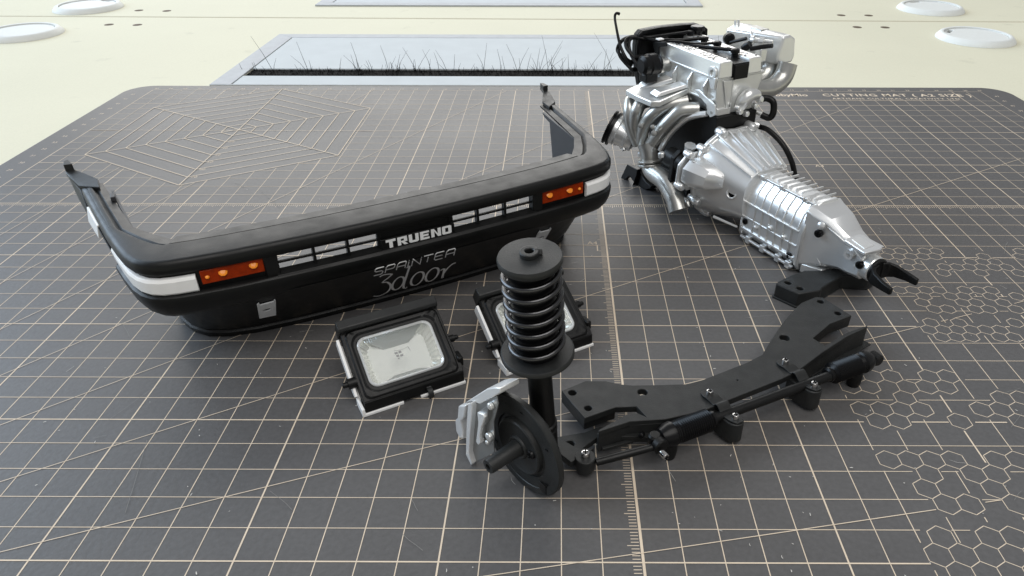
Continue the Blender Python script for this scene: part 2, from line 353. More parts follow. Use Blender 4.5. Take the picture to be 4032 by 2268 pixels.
# hexagon cells on the right
def hexv(c, w_): return [(c[0]+w_/math.sqrt(3)*math.cos(R_(30+60*k)), c[1]+w_/math.sqrt(3)*math.sin(R_(30+60*k))) for k in range(6)]
zb = lambda x, y: uz(3300+x/1.772, 1450+y/1.772); zt = lambda x, y: uz(3300+x/2.415, 900+y/2.415)
cb = [(225,20),(365,35),(615,35),(750,25),(90,120),(210,115),(470,105),(600,110),(735,110),(450,180),(155,265),(290,260),(430,260),(570,265),(270,350),(410,350),(935,260),(1060,265),(1190,210),(895,345),(1200,270),(1290,200),(1290,330),
      (355,640),(510,640),(660,640),(810,640),(640,740),(1110,640),(1260,640),(955,740),(1105,740),(620,845),(1095,845),(765,945),(920,945),(1240,950),(740,1200),(1085,1210),(1250,1225),(720,1320),(900,1330),(1080,1330),(1260,1330),(850,1440),(1040,1440),(1240,1440)]
ct = [(475,215),(580,215),(800,215),(905,215),(460,265),(570,262),(680,262),(785,265),(895,265),(650,308),(645,355),(755,358),(1030,358),(1135,360),(1245,360),(1260,312),(1370,312),(1360,262),(1480,312),(1440,360),(1020,410),(1350,408),(1580,365),(1690,412),(1730,215),(1730,262),
      (585,578),(705,578),(820,578),(935,578),(1175,578),(1295,578),(1420,578),(810,630),(1040,630),(1160,630),(1415,630),(795,690),(1150,690),(1270,690),(1510,690),(890,748),(1020,748),(1255,750),(1380,750),(1640,750),(1700,635),
      (875,880),(1110,880),(850,945),(990,945),(1110,945),(1230,945),(1380,945),(1500,945),(970,1015),(1105,1015),(1240,1015),(1490,1015),(1630,1015),(1690,885)]
cells = {}
def snap(p, w_, x0, y0):
    rs = w_*math.sqrt(3)/2; j = round((p.y-y0)/rs); xo = x0+(j % 2)*w_/2; i = round((p.x-xo)/w_); return (round(xo+i*w_, 4), round(y0+j*rs, 4))
for p in cb: cells[snap(zb(*p), .615, 7.302, -16.548)] = .615
for p in ct: cells[snap(zt(*p), .51, 11.724, -7.538)] = .51
pl = MB(); edges = set()
for c, w_ in cells.items():
    hv = hexv(c, w_)
    for k in range(6):
        a, b = hv[k], hv[(k+1) % 6]; key = tuple(sorted(((round(a[0], 2), round(a[1], 2)), (round(b[0], 2), round(b[1], 2)))))
        if key not in edges: edges.add(key); ribbon(pl, [a, b], .021, F)
HC, HR = V((-21.15, 10.15)), 8.05
def inhexR(x, y): dx, dy = abs(x-HC.x), abs(y-HC.y); return dx < HR*.866 and dy < HR-dx*.577
def hidden(x, y):
    for c, w_ in cells.items():
        if abs(x-c[0]) < w_*.5 and abs(y-c[1]) < w_*.55: return True
    return False
def gline(a, b, wd, skip_hex=True):
    a, b = V(a), V(b); n = max(2, int((b-a).length/.16)); st = None; pr = None
    for k in range(n+1):
        p = a+(b-a)*k/n; bad = (p.x > 6.5 and hidden(p.x, p.y)) or (skip_hex and inhexR(p.x, p.y))
        if not bad and st is None: st = p
        if (bad or k == n) and st is not None:
            e_ = p if not bad else pr
            if (e_-st).length > .05: ribbon(pl, [st, e_], wd, Fz)
            st = None
        pr = p
GX0, GX1, GY0 = -30, 27, -25
FL[0] = .306
for i in range(GX0, GX1+1):
    wd = .044 if i % 5 == 0 else .026
    if i == 0: wd = .07
    top = 16.1 if i > 8 else 18.0
    if i in (25, 26, 27): top = 18.0
    gline((i, GY0), (i, top), wd)
FL[0] = .309
for j in range(GY0, 19):
    wd = .04 if j % 5 == 0 else .023
    if j == 17: gline((GX0, j), (8.4, j), wd); continue
    if j == 18: gline((GX0, j), (GX1, j), .03); continue
    gline((GX0, j), (GX1, j), wd)
gline((12, 16.1), (24.6, 16.1), .04)
for k in range(1, 9):
    rr = HR*k/8; FL[0] = .321; ribbon(pl, [(HC.x+rr*math.cos(R_(30+60*a)), HC.y+rr*math.sin(R_(30+60*a))) for a in range(6)], .046, Fz, True)
for a in range(3):
    d = V((math.cos(R_(30+60*a)), math.sin(R_(30+60*a)))); FL[0] = .324+a*.002; ribbon(pl, [HC-d*HR, HC+d*HR], .046, Fz)
FL[0] = .318; ribbon(pl, [(GX0+.1, 10.0), (HC.x+8, 10.0)], .03, Fz)
fo = V((-30.5, -25.1))
FL[0] = .312
for a in (10, 20, 30, 40, 50, 60, 70, 80):
    d = V((math.cos(R_(a)), math.sin(R_(a)))); t1 = 62.
    while fo.x+d.x*t1 > GX1 or fo.y+d.y*t1 > 18: t1 -= .1
    FL[0] += .001; gline(fo+d*1.5, fo+d*t1, .024)
for k in range(-250, 181):      # centre rulers
    y = k/10; ln = .42 if k % 10 == 0 else (.3 if k % 5 == 0 else .2)
    if k % 10: ribbon(pl, [(-.06, y), (-.06-ln, y)], .022, F)
for k in range(-300, 271):
    x = k/10; ln = .42 if k % 10 == 0 else (.3 if k % 5 == 0 else .2)
    if k % 10 and not inhexR(x, -.2) and not (x > 6.5 and hidden(x, -.2)): ribbon(pl, [(x, -.04), (x, -.04-ln)], .022, F)
sh = lambda ox, oy, sl=0: (lambda p: V((ox+p.x+sl*p.y, oy+p.y, PZ)))
for i in range(GX0, GX1+1, 1): text_mesh(pl, str(abs(i)), .3, sh(i+.08, 18.2), 'CENTER')
for j in range(GY0, 18, 1): text_mesh(pl, str(j-GY0), .3, sh(-30.9, j-.1), 'CENTER'); text_mesh(pl, str(j-GY0), .3, sh(27.6, j-.1), 'CENTER')
for k in range(2, 8): text_mesh(pl, str(k*10), .32, sh(HC.x+.15, HC.y-HR*k/8-.05))
text_mesh(pl, 'CUTTING MAT ( A2 SIZE )', .78, sh(15.85, 16.95), spacing=1.13, bold=.015)
text_mesh(pl, 'HobbyMio', .74, sh(11.7, 16.95), spacing=1.0, bold=.02)
text_mesh(pl, 'ARTISANS CULTURAL CREATIVITY LTD', .42, sh(16.3, 16.3), spacing=1.18, bold=.01)
text_mesh(pl, 'A3', .42, sh(11.65, 4.72)); text_mesh(pl, 'A4', .38, sh(-.82, -3.92))
ribbon(pl, [(-.95, -4.0), (-.4, -4.0), (-.4, -4.5)], .05, F)
pl.build('printed_lines', INK, mt, smooth=0, kind='stuff')
dm = MB(); rnd = random.Random(11)
for i in range(260):
    x, y = rnd.uniform(-19, 16), rnd.uniform(-22, 2); 
    l, wd, a = rnd.uniform(.012, .05), rnd.uniform(.006, .014), rnd.uniform(0, 3.14)
    if rnd.random() < .12: l = rnd.uniform(.08, .25); wd = .004
    c, s_ = math.cos(a), math.sin(a); bend = rnd.uniform(-.3, .3)*l
    dm.add([V((x+c*u-s_*(v_+bend*(u/l)**2), y+s_*u+c*(v_+bend*(u/l)**2), PZ+.03)) for u, v_ in ((-l, -wd), (0, -wd), (l, -wd*.5), (l, wd*.5), (0, wd), (-l, wd*.6))], [[0, 1, 4, 5], [1, 2, 3, 4]])
dm.build('dust_specks', DUST, mt, smooth=0, kind='stuff')
kc = MB(); rnd = random.Random(23)
for i in range(70):
    x, y, a, l = rnd.uniform(-19, 18), rnd.uniform(-21, 6), rnd.uniform(0, 3.14), rnd.expovariate(1/.7)+.15
    l = min(l, 3.2); d = V((math.cos(a), math.sin(a))); n_ = V((-d.y, d.x)); P = [V((x, y))+d*l*(u-.5)+n_*rnd.uniform(-.02, .02) for u in (0, .33, .66, 1)]
    ribbon(kc, P, rnd.uniform(.006, .013), lambda p: V((p[0], p[1], .3345)))
kc.build('knife_marks', mat('knife mark', (.24, .235, .225), .8), mt, smooth=0, kind='stuff')

# ================================================================== front bumper
BF = Frame((-7.1, -9.04, 0), 29.6)
bu = thing('front_bumper', 'black car front bumper with amber lamps, white corner markers and lettering', 'bumper', BF.o, 29.6)
HALF = [(0, -.42), (1.5, -.41), (3, -.37), (4.6, -.30), (6, -.2), (7, -.08), (7.6, .02), (8.0, .14), (8.33, .36), (8.58, .7), (8.78, 1.2), (8.97, 2.0), (9.18, 3.1), (9.42, 4.6), (9.66, 6.2), (9.86, 7.55)]
PATH = [V((-x, y)) for x, y in HALF[:0:-1]]+[V(p) for p in HALF]
def normals(P):
    out = []
    for i in range(len(P)):
        t = (P[min(i+1, len(P)-1)]-P[max(i-1, 0)]).normalized(); out.append(V((-t.y, t.x)))
    return out
NRM = normals(PATH)
def arm(y): return max(0., min(1., (y-.4)/2.6))
body = MB(); rings = []
for p, n in zip(PATH, NRM):
    a = arm(p.y); k1 = 1.25*(1-a)+.42*a; k2 = 1.85*(1-a)+.82*a; sl = .10
    if p.y > 3: k2 -= .06*(p.y-3)*.3
    pr = [(k2, 4.06), (k2, 4.14), (k1+.10, 4.17), (k1+.03, 4.10), (k1-.03, 4.19), (k1-.08, 4.235), (k1-.15, 4.235), (k1*.5, 4.22), (.2, 4.2), (.13, 4.19), (.06, 4.155), (.012, 4.06), (0, 3.95), (0, 3.84), (.05, 3.74), (.16, 3.70), (.20, 3.90), (.5*k1, 4.05)]
    rings.append([V((p.x+n.x*d, p.y+n.y*d, z)) for d, z in pr])
body.loft(rings)
# band behind the lamps, round the corners and along the sides
def band(i0, i1, prf):
    rs = []
    for i in range(i0, i1+1):
        p, n = PATH[i], NRM[i]; rs.append([V((p.x+n.x*d, p.y+n.y*d, z)) for d, z in prf(p)])
    body.loft(rs)
NP = len(PATH); mid = NP//2
for sgn in (-1, 1):
    i0, i1 = (mid+3, NP-4) if sgn > 0 else (3, mid-3)
    band(i0, i1, lambda p: [(.3, 3.9), (.17, 3.72), (.2, 3.05), (.25, 2.9), (.45, 2.9), (.45, 3.9)])
# lower main face right round the nose, ending part way down each arm
def lowprof(p):
    if abs(p.x) < 4.5 and p.y < 1: return [(.3, 2.98), (.05, 3.02), (-.03, 2.96), (-.05, 2.84), (0, 2.6), (.12, 2.32), (.28, 2.14), (.42, 2.1), (.5, 2.12), (.45, 2.6)]
    a = arm(p.y); zb = 2.1+(max(0, p.y-2.0))*.7 if p.y > 0 else 2.1; zb = min(zb, 2.95)
    return [(.32, 3.02), (.05, 3.02), (-.03, 2.96), (-.05, 2.84), (0, 2.6), (.12, zb+.22), (.28, zb+.04), (.42, zb), (.6, zb+.02), (.5, 2.6)]
band(3, NP-4, lowprof)
# chin valance
LIP = [(0, 1.35), (2, 1.37), (4, 1.45), (5.6, 1.62), (6.5, 1.85), (7.1, 2.2), (7.5, 2.75), (7.72, 3.4), (7.8, 4.1)]
TOPL = [(0, -.37), (2, -.36), (4, -.29), (5.7, -.08), (6.7, .3), (7.4, .85), (7.9, 1.5), (8.15, 2.4), (8.25, 3.2)]
LP = [V((-x, y)) for x, y in LIP[:0:-1]]+[V(p) for p in LIP]; TP = [V((-x, y)) for x, y in TOPL[:0:-1]]+[V(p) for p in TOPL]
LN = normals(LP); rs = []
for b, t, n in zip(LP, TP, LN):
    N = V((n.x, n.y, 0)); B = V((b.x, b.y, 0)); T = V((t.x, t.y, 2.42 if abs(t.x) < 5 else (2.32 if abs(t.x) < 6 else 2.2)))
    rs.append([T, T.lerp(B, .35)-N*.03+V((0, 0, .03)), T.lerp(B, .78)-N*.05+V((0, 0, .05)), B-N*.10+V((0, 0, .28)), B-N*.16+V((0, 0, .2)), B-N*.12+V((0, 0, .02)), B+V((0, 0, .005)), B+N*.2+V((0, 0, .03)), T.lerp(B, .5)+N*.3, T+N*.3])
body.loft(rs)
bo = body.build('body', BLACK, bu, bevel=.012, smooth=38)
# inner side panels and arm ends
for sgn in (-1, 1):
    s = lambda x, y, z: V((sgn*x, y, z))
    pnx = lambda y: 8.2+.12*(y-1.9)
    MB().prism([s(pnx(y), y, z) for y, z in ((1.9, 4.1), (6.85, 4.1), (6.6, 3.95), (5.95, 3.9), (5.6, 2.25), (1.9, 2.1))], V((sgn*.09, 0, 0))).build('side_panel', PANELG, bu, bevel=.015)
    e = MB(); e.prism([s(9.86, 7.5, 4.12), s(9.2, 6.9, 4.14), s(9.22, 7.6, 4.2), s(9.55, 8.2, 4.24), s(9.9, 8.75, 4.26), s(10.1, 9.45, 4.3), s(10.24, 9.3, 4.26), s(10.24, 8.75, 4.2)], V((0, 0, .14)))
    e.prism([s(9.86, 7.45, 4.1), s(10.22, 8.8, 4.2), s(10.05, 7.9, 3.55), s(9.75, 6.3, 3.3)], V((-sgn*.08, 0, 0)))
    e.prism([s(10.1, 9.45, 4.3), s(10.24, 9.3, 4.3), s(10.24, 8.9, 4.3), s(9.95, 8.85, 4.3)], V((0, 0, .32)))
    e.build('arm_end', BLACKM, bu, bevel=.02)
    MB().prism([s(9.44, 4.35, 3.95), s(9.72, 6.15, 3.95), s(9.84, 6.25, 3.35), s(9.56, 4.75, 3.3)], V((-sgn*.16, 0, 0))).build('side_reflector', WHITE, bu, bevel=.03)
    MB().prism([s(8.75, 1.3, 3.05), s(9.12, 3.0, 3.1), s(9.46, 4.5, 3.9), s(9.5, 4.75, 3.75), s(8.72, 2.3, 2.08), s(8.5, 1.3, 2.1)], V((-sgn*.09, 0, 0))).build('side_skirt', BLACK, bu, bevel=.015)
    # wrap-round corner marker
    mk = MB(); rs = []
    for i in range(NP):
        p, n = PATH[i], NRM[i]
        if p.x*sgn < 6.9 or p.y > 3.4: continue
        zt_ = 3.62; zb_ = 3.03; k = max(0, min(1, (p.y-1)/2.4)); zb_ = 3.03+.15*k; zt_ = 3.62+.06*k
        rs.append([V((p.x+n.x*d, p.y+n.y*d, z)) for d, z in ((.16, zt_), (.045, zt_-.03), (-.005, zt_-.12), (.02, zb_+.08), (.08, zb_), (.16, zb_))])
    mk.loft(rs).build('corner_marker', WHITE, bu, bevel=.012)
    # amber lamp
    x0, x1 = 5.02, 6.86
    la = lambda x, z, d=0.: V((sgn*x, -.30+(x/8.4)**2*.33+.06+d, z))
    l = MB(); N = 8; rs = []
    for k in range(N+1):
        x = x0+(x1-x0)*k/N; rs.append([la(x, 3.70, .1), la(x, 3.69), la(x, 3.22), la(x, 3.21, .1)])
    lo = l.loft(rs).build('amber_lamp', AMBER, bu, bevel=.02)
    for x, z, r in ((5.32, 3.55, .14), (6.22, 3.52, .14), (6.68, 3.46, .07)):
        bmp = MB(); bmp.lathe(la(x, z, -.004), (0, -.75, .66), [(r, 0), (r*.92, .012), (r*.55, .03), (r*.15, .036)], 9); bmp.build('lamp_glint', AMBERB, lo, smooth=0)  # small discs coloured as glints on the amber lens
    # lamp pod divider
    MB().prism([la(4.58, 3.86, .2), la(5.0, 3.86, .2), la(5.0, 3.0, .2), la(4.58, 3.0, .2)], V((0, -.24, 0))).build('lamp_divider', BLACK, bu, bevel=.02)
    if sgn < 0: MB().box(-8.9, -8.75, 5.7, 6.1, 4.05, 4.3).build('mounting_tab', PANELG, bu, bevel=.02)
# grille
yc = lambda x: -.38+(x/8.4)**2*.33
for sgn in (-1, 1):
    for x in (1.28, 2.35, 3.45): MB().box(sgn*x-.045, sgn*x+.045, yc(x)+.16, yc(x)+.4, 3.0, 3.84).build('grille_bar', BLACK, bu, bevel=.012)
    g_ = MB(); rs = []
    for k in range(7):
        x = 1.3+k*(4.75-1.3)/6; y = yc(x)+.26; rs.append([V((sgn*x, y, 3.41)), V((sgn*x, y-.01, 3.37)), V((sgn*x, y, 3.33)), V((sgn*x, y+.08, 3.33)), V((sgn*x, y+.08, 3.41))])
    g_.loft(rs).build('grille_slat', BLACK, bu, bevel=.008)
gs = MB(); rs = []
for k in range(13):
    x = -4.7+9.4*k/12; y = yc(x)+.02; rs.append([V((x, y-.03, 2.98)), V((x, y+.0, 3.03)), V((x, y+.3, 3.13)), V((x, y+.33, 3.12)), V((x, y+.33, 2.98))])
gs.loft(rs).build('grille_sill', BLACK, bu, bevel=.012)
bk = MB(); bk.box(-1.35, 1.4, yc(0)+.22, yc(0)+.4, 3.0, 3.84); bk.build('badge_panel', BLACK, bu, bevel=.015)
MB().box(-1.28, 1.38, yc(0)+.07, yc(0)+.22, 3.03, 3.42).build('badge_plate', BLACK, bu, bevel=.015)
# TRUENO badge: block letters
def Fq(ox, oz, sc_, y): return lambda p: V((ox+p[0]*sc_, y, oz+p[1]*sc_))
LET = {'T': [[(0, .72), (.78, .72), (.78, 1), (0, 1)], [(.25, 0), (.53, 0), (.53, .72), (.25, .72)]],
       'R': [[(0, 0), (.27, 0), (.27, 1), (0, 1)], [(.27, .76), (.78, .76), (.78, 1), (.27, 1)], [(.52, .45), (.78, .45), (.78, .76), (.52, .76)], [(.27, .36), (.78, .36), (.78, .45), (.52, .5), (.27, .5)], [(.3, .36), (.55, .36), (.82, 0), (.52, 0)]],
       'U': [[(0, .12), (.27, .24), (.27, 1), (0, 1)], [(.53, .24), (.8, .12), (.8, 1), (.53, 1)], [(0, .12), (.12, 0), (.68, 0), (.8, .12), (.53, .24), (.27, .24)]],
       'E': [[(0, 0), (.27, 0), (.27, 1), (0, 1)], [(.27, .77), (.76, .77), (.76, 1), (.27, 1)], [(.27, .39), (.7, .39), (.7, .61), (.27, .61)], [(.27, 0), (.76, 0), (.76, .23), (.27, .23)]],
       'N': [[(0, 0), (.26, 0), (.26, 1), (0, 1)], [(.56, 0), (.82, 0), (.82, 1), (.56, 1)], [(.26, .7), (.26, 1), (.56, .34), (.56, 0)]],
       'O': [[(0, .1), (.27, .24), (.27, .76), (0, .9)], [(.53, .24), (.8, .1), (.8, .9), (.53, .76)], [(0, .9), (.27, .76), (.53, .76), (.8, .9), (.7, 1), (.1, 1)], [(0, .1), (.1, 0), (.7, 0), (.8, .1), (.53, .24), (.27, .24)]]}
tb = MB(); x = -1.12
for ch in 'TRUENO':
    for q in LET[ch]: tb.prism([V((x+a*.44, yc(0)+.062, 3.075+b*.31)) for a, b in q], V((0, .02, 0)))
    x += .405
tb.build('trueno_lettering', SILK, bu, smooth=0)
# SPRINTER / 3door on the sloping face
from mathutils.bvhtree import BVHTree
bvh = BVHTree.FromPolygons([tuple(p) for p in body.v], body.f)
def face(p):
    h = bvh.ray_cast(V((p[0], -4, p[1])), V((0, 1, 0)))[0]
    return V((p[0], (h.y if h else -.3)-.014, p[1]))
def onbody(px):
    o = BF.loc(CAM_C); d = BF.loc(CAM_C+ray(*px))-o; return bvh.ray_cast(o, d.normalized())[0]
if 'DBG' in globals():
    for q in ((1470, 1092), (1478, 1057), (1795, 1010), (1803, 980), (1472, 1170), (1480, 1100), (1540, 1085), (1790, 1040), (1700, 1062), (1640, 1000), (1020, 1248), (1085, 1175)): print('ONB', q, onbody(q))
body_y = face
def onface(p):
    q = onbody((p[0], p[1])); n = V((0, -.8, .6)); return q+n*.03
sp = MB()
G = {'S': [[(1, 1), (.15, 1), (0, .85), (0, .65), (.15, .52), (.85, .48), (1, .35), (1, .15), (.85, 0), (0, 0)]], 'P': [[(0, 0), (0, .8), (.15, 1), (.9, 1), (1, .85), (1, .55), (.85, .42), (0, .42)]],
     'R': [[(0, 0), (0, .8), (.2, 1), (.9, 1), (1, .85), (1, 0)], [(0, .42), (1, .42)]], 'I': [[(0, 0), (0, 1)]], 'N': [[(0, 0), (0, 1), (1, 0), (1, 1)]], 'T': [[(-.05, 1), (1.05, 1)], [(.5, 1), (.5, 0)]], 'E': [[(1, 1), (.15, 1), (0, .85), (0, .15), (.15, 0), (1, 0)], [(0, .5), (.9, .5)]]}
x = 0.; tot = 7*.133+.045
def dens(P): return [V(P[0])]+[V(a).lerp(V(b), k/3) for a, b in zip(P, P[1:]) for k in (1, 2, 3)]
for ch in 'SPRINTER':
    wd = 0 if ch == 'I' else .1
    for P in G[ch]: ribbon(sp, dens([(1471+326*(x+a*wd)/tot+7*b, 1087-84*(x+a*wd)/tot-28*b) for a, b in P]), 3.6, onface)
    x += .045 if ch == 'I' else .133
sp.build('sprinter_lettering', SILKG, bu, smooth=0)
sp = MB()
def sm(P, n=6): return [V((q.x, q.y)) for q in crom([(a, b, 0) for a, b in P], n)]
PD = [.028]
def pen(P):
    PD[0] += .005; d_ = PD[0]
    f_ = lambda p: onbody((p[0], p[1]))+V((0, -.8, .6))*d_
    nib(sp, P, (4.6, -1.7), f_); PD[0] += .003; d2 = PD[0]; ribbon(sp, P, 3.8, lambda p: onbody((p[0], p[1]))+V((0, -.8, .6))*d2)
pen(sm([(1495, 1091), (1510, 1083), (1541, 1080), (1531, 1092), (1506, 1112), (1525, 1112), (1538, 1126), (1527, 1148), (1500, 1163), (1482, 1167), (1471, 1166)]))
def oval(cx, cy, rx, ry): return [V((cx+rx*math.cos(a)+.32*ry*math.sin(a), cy-rx*.27*math.cos(a)-ry*math.sin(a))) for a in [2*math.pi*k/24 for k in range(25)]]
pen(oval(1567, 1116, 22, 25)); pen(sm([(1600, 1056), (1611, 1050), (1600, 1085), (1588, 1125), (1592, 1136), (1602, 1131)]))
pen(oval(1642, 1098, 24, 26)); pen(oval(1700, 1082, 24, 26))
pen(sm([(1733, 1066), (1747, 1060), (1743, 1080), (1739, 1096)])); pen(sm([(1743, 1080), (1758, 1060), (1778, 1042), (1792, 1036)]))
sp.build('three_door_lettering', SILKG, bu, smooth=0)
# tow brackets on the chin
tbq = [onbody(q)+V((0, -.03, .0)) for q in ((1010, 1195), (1018, 1188), (1022, 1196), (1075, 1182), (1079, 1174), (1084, 1177), (1086, 1235), (1020, 1248))]
tbc = onbody((1050, 1214))+V((0, -.03, 0)); e1 = (tbq[5]-tbq[0]).normalized(); nz = e1.cross(tbq[7]-tbq[0]).normalized(); nz = nz if nz.y < 0 else -nz; e2 = e1.cross(nz)
fl_ = lambda q: q-nz*((q-tbq[0]).dot(nz))
for sgn in (-1, 1):
    mir = lambda q: V((q.x*(-sgn), q.y, q.z))
    MB().prism([mir(fl_(q)) for q in tbq], mir(nz)*.05, [[mir(fl_(tbc+e1*.14*math.cos(t*.5236)+e2*.09*math.sin(t*.5236))) for t in range(12)]]).build('tow_bracket', GREYP, bu, bevel=.008)

# ================================================================== pop-up headlamps
def rrect(x0, x1, y0, y1, r, n=5):
    out = []
    for cx, cy, a in ((x1-r, y1-r, 0), (x0+r, y1-r, 90), (x0+r, y0+r, 180), (x1-r, y0+r, 270)):
        out += [(cx+r*math.cos(R_(a+90*k/n)), cy+r*math.sin(R_(a+90*k/n))) for k in range(n+1)]
    return out
HT = R_(33)
def T(x, s, n): return V((x, s*math.cos(HT)-n*math.sin(HT), .5+s*math.sin(HT)+n*math.cos(HT)))
TN = T(0, 0, 1)-T(0, 0, 0); TS = T(0, 1, 0)-T(0, 0, 0)
def dens2(P):
    out = []
    for a, b in zip(P, P[1:]+P[:1]):
        n = max(1, int((V(b)-V(a)).length/.09)); out += [tuple(V(a).lerp(V(b), k/n)) for k in range(n)]
    return out if len(out) % 2 == 0 else out[:-1]
def headlamp():
    W, H = 3.22, 2.72
    t = thing('headlamp_unit', '', 'headlight')
    lens = rrect(.34, 2.82, .38, 2.10, .3); lin = lens
    b = MB()
    outer = [(0, 0), (1.2, 0), (1.25, -.03), (W, -.03), (W+.05, .25), (W, .55), (W-.02, H-.25), (0, H-.25)]
    b.prism([T(x, s, -.5) for x, s in outer], TN*.44, [[T(x, s, -.5) for x, s in lens]])
    # raised surround ridge
    rid = rrect(.2, 2.98, .2, 2.26, .38); rid2 = rrect(.27, 2.90, .29, 2.18, .34)
    b.loft([[T(x, s, n) for x, s in L] for L, n in ((rrect(.08, W-.08, .06, H-.32, .2), -.06), (rrect(.12, W-.12, .1, H-.36, .25), .0), (rid, .0), (rid2, -.07), (lens, -.12), (lens, -.3))], True, False)
    body = b.build('bezel', BLACK, t, bevel=.02, smooth=35)
    br = MB(); br.prism([T(-.06, H-.3, q) for q in (-.5,)]+[T(-.06, H-.34, .12), T(-.06, H-.26, .2), T(-.06, H+.05, .16), T(-.06, H+.05, -.45)], V((W+.05, 0, 0))); br.build('top_rail', BLACKM, t, bevel=.03)
    # reflector bowl
    rf = MB(); c = (1.59, 1.2); rs = []
    for k, dep in ((1., -.16), (.93, -.3), (.78, -.5), (.55, -.68), (.3, -.78), (.14, -.82)):
        rs.append([T(c[0]+(x-c[0])*k, c[1]+(s-c[1])*k, dep+.02*((j_ % 2)*2-1)*k) for j_, (x, s) in enumerate(dens2(rrect(.36, 2.80, .40, 2.08, .28)))])
    rf.loft(rs, True, False); nn_ = len(rs[0]); rf.add(rs[-1], [list(range(nn_))]); re = rf.build('reflector', REFL, t, smooth=25)
    MB().lathe(T(1.59, 1.2, -.8), TN, [(.13, 0), (.13, .16), (.1, .2), (.03, .21)], 14).build('bulb_shield', STEEL, re)
    # side wedges of the sealed beam
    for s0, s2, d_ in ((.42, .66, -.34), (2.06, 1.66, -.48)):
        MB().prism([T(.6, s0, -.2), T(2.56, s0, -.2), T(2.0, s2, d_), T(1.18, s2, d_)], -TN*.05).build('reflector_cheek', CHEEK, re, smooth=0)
    # lens: rim and fluted glass
    MB().loft([[T(x, s, n) for x, s in L] for L, n in ((rrect(.34, 2.82, .38, 2.10, .3), -.14), (rrect(.35, 2.81, .39, 2.09, .29), -.04), (rrect(.385, 2.775, .425, 2.055, .27), -.02), (rrect(.43, 2.73, .47, 2.01, .24), -.06))], True, False).build('lens_rim', GLASSRIM, t, smooth=60)
    gl = MB(); rs = []
    for k, dep in ((1, -.06), (.9, -.04), (.6, -.015), (.25, 0.)):
        rs.append([T(c[0]+(x-c[0])*k, c[1]+(s-c[1])*k, dep) for x, s in rrect(.43, 2.73, .47, 2.01, .24)])
    gl.loft(rs, True, False); n = len(rs[0]); gl.add(rs[-1], [list(range(n))]); gl.build('lens_glass', LENS, t, smooth=60)
    MB().add([T(x, s, .004) for x, s in ((1.38, 1.22), (1.8, 1.22), (1.8, 1.0), (1.62, 1.0), (1.62, .93), (1.38, .93))], [[0, 1, 2, 3, 4, 5]]) if False else None
    mk = MB(); fm = lambda p: T(p[0], p[1], .012)
    ribbon(mk, arc(1.6, 1.72, .55, .42, 246, 294, 8)+[(1.86, 1.16)], .012, fm)
    for q in ((1.36, 1.2, 1.46, 1.27), (1.49, 1.2, 1.58, 1.28), (1.38, 1.1, 1.47, 1.17), (1.5, 1.08, 1.6, 1.15), (1.4, 1.03, 1.46, 1.07)): mk.add([fm((a, b_)) for a, b_ in ((q[0], q[1]), (q[2], q[1]), (q[2], q[3]), (q[0], q[3]))], [[0, 1, 2, 3]])
    mk.build('lens_marking', GREYD, t, smooth=0)
    # white lid under the unit, with its turned up side edge
    MB().prism([V((.0, .02, .47)), V((.0, .0, .1)), V((.0, .5, .1)), V((.0, .5, .3)), V((.0, .3, .5))], V((W, 0, 0))).build('front_skirt', BLACK, t, bevel=.015)
    li = MB(); li.prism([T(x, s, -.58) for x, s in ((-.07, .3), (W+.04, .3), (W+.04, 2.2), (-.08, 2.2))], TN*.07)
    li.prism([T(-.16, s, n) for s, n in ((.62, -.58), (.42, -.5), (.36, -.3), (.62, -.26), (2.3, -.2), (2.3, -.58))], V((.09, 0, 0)))
    for xa, xb in ((-.06, 1.18), (1.74, W+.03)): li.box(xa, xb, -.05, .75, .006, .1)
    li.box(1.18, 1.74, .16, .75, .006, .1); li.box(-.12, -.03, -.05, .62, .006, .3)
    li.build('lid', WHITE, t, bevel=.015)
    # pivots, adjuster and rear can
    MB().lathe(T(-.42, .8, -.22), (1, 0, 0), [(.06, 0), (.09, .03), (.09, .16), (.17, .17), (.17, .46)], 14).build('pivot_pin', BLACK, t, smooth=40)
    MB().lathe(T(W+.32, 1.25, -.22), (-1, 0, 0), [(.05, 0), (.08, .03), (.08, .14), (.12, .15), (.12, .4)], 14).build('pivot_pin', BLACK, t, smooth=40)
    e = MB(); e.prism([T(1.98+.19*math.cos(a*.45), -.08, -.3+.19*math.sin(a*.45)) for a in range(8)]+[T(1.79, -.08, -.62), T(2.17, -.08, -.62)][::-1] if False else ring(T(1.95, -.24, -.3), .2, (1, 0, 0), 16), V((.16, 0, 0)), [ring(T(1.95, -.24, -.3), .08, (1, 0, 0), 16)]); e.prism([T(1.95, -.12, -.42), T(1.95, .04, -.42), T(1.95, .04, -.15), T(1.95, -.12, -.15)], V((.16, 0, 0))); e.build('lifting_eye', BLACKM, t, bevel=.01)
    MB().lathe((1.6, 1.5, 0.0), (0, 0, 1), [(.45, 0), (.5, .05), (.52, .2), (.5, .3)], 24).build('rear_can', BLACKM, t)
    MB().box(W-.05, W+.14, .3, .75, .45, .8).build('hinge_block', BLACK, t, bevel=.05)
    return t
CHEEK = mat('shaded reflector cheek', (.6, .61, .6), .3, metal=.45)  # reflector grey darkened, shade of the facets put into the colour
GLASSRIM = mat('glass lens rim', (.78, .8, .8), .12, metal=.25, coat=.8)
GREYD = mat('grey lens print', (.3, .3, .3), .5)
h1 = headlamp()
h1['label'] = 'black pop-up headlamp unit with clear rectangular lens, standing free before the bumper lettering'
def place(o, px, deg, z=.5): q = uz(*px, z); o.location = V((q.x, q.y, 0))*CM; o.rotation_euler = (0, 0, R_(deg))
place(h1, (1435, 1588), 29)
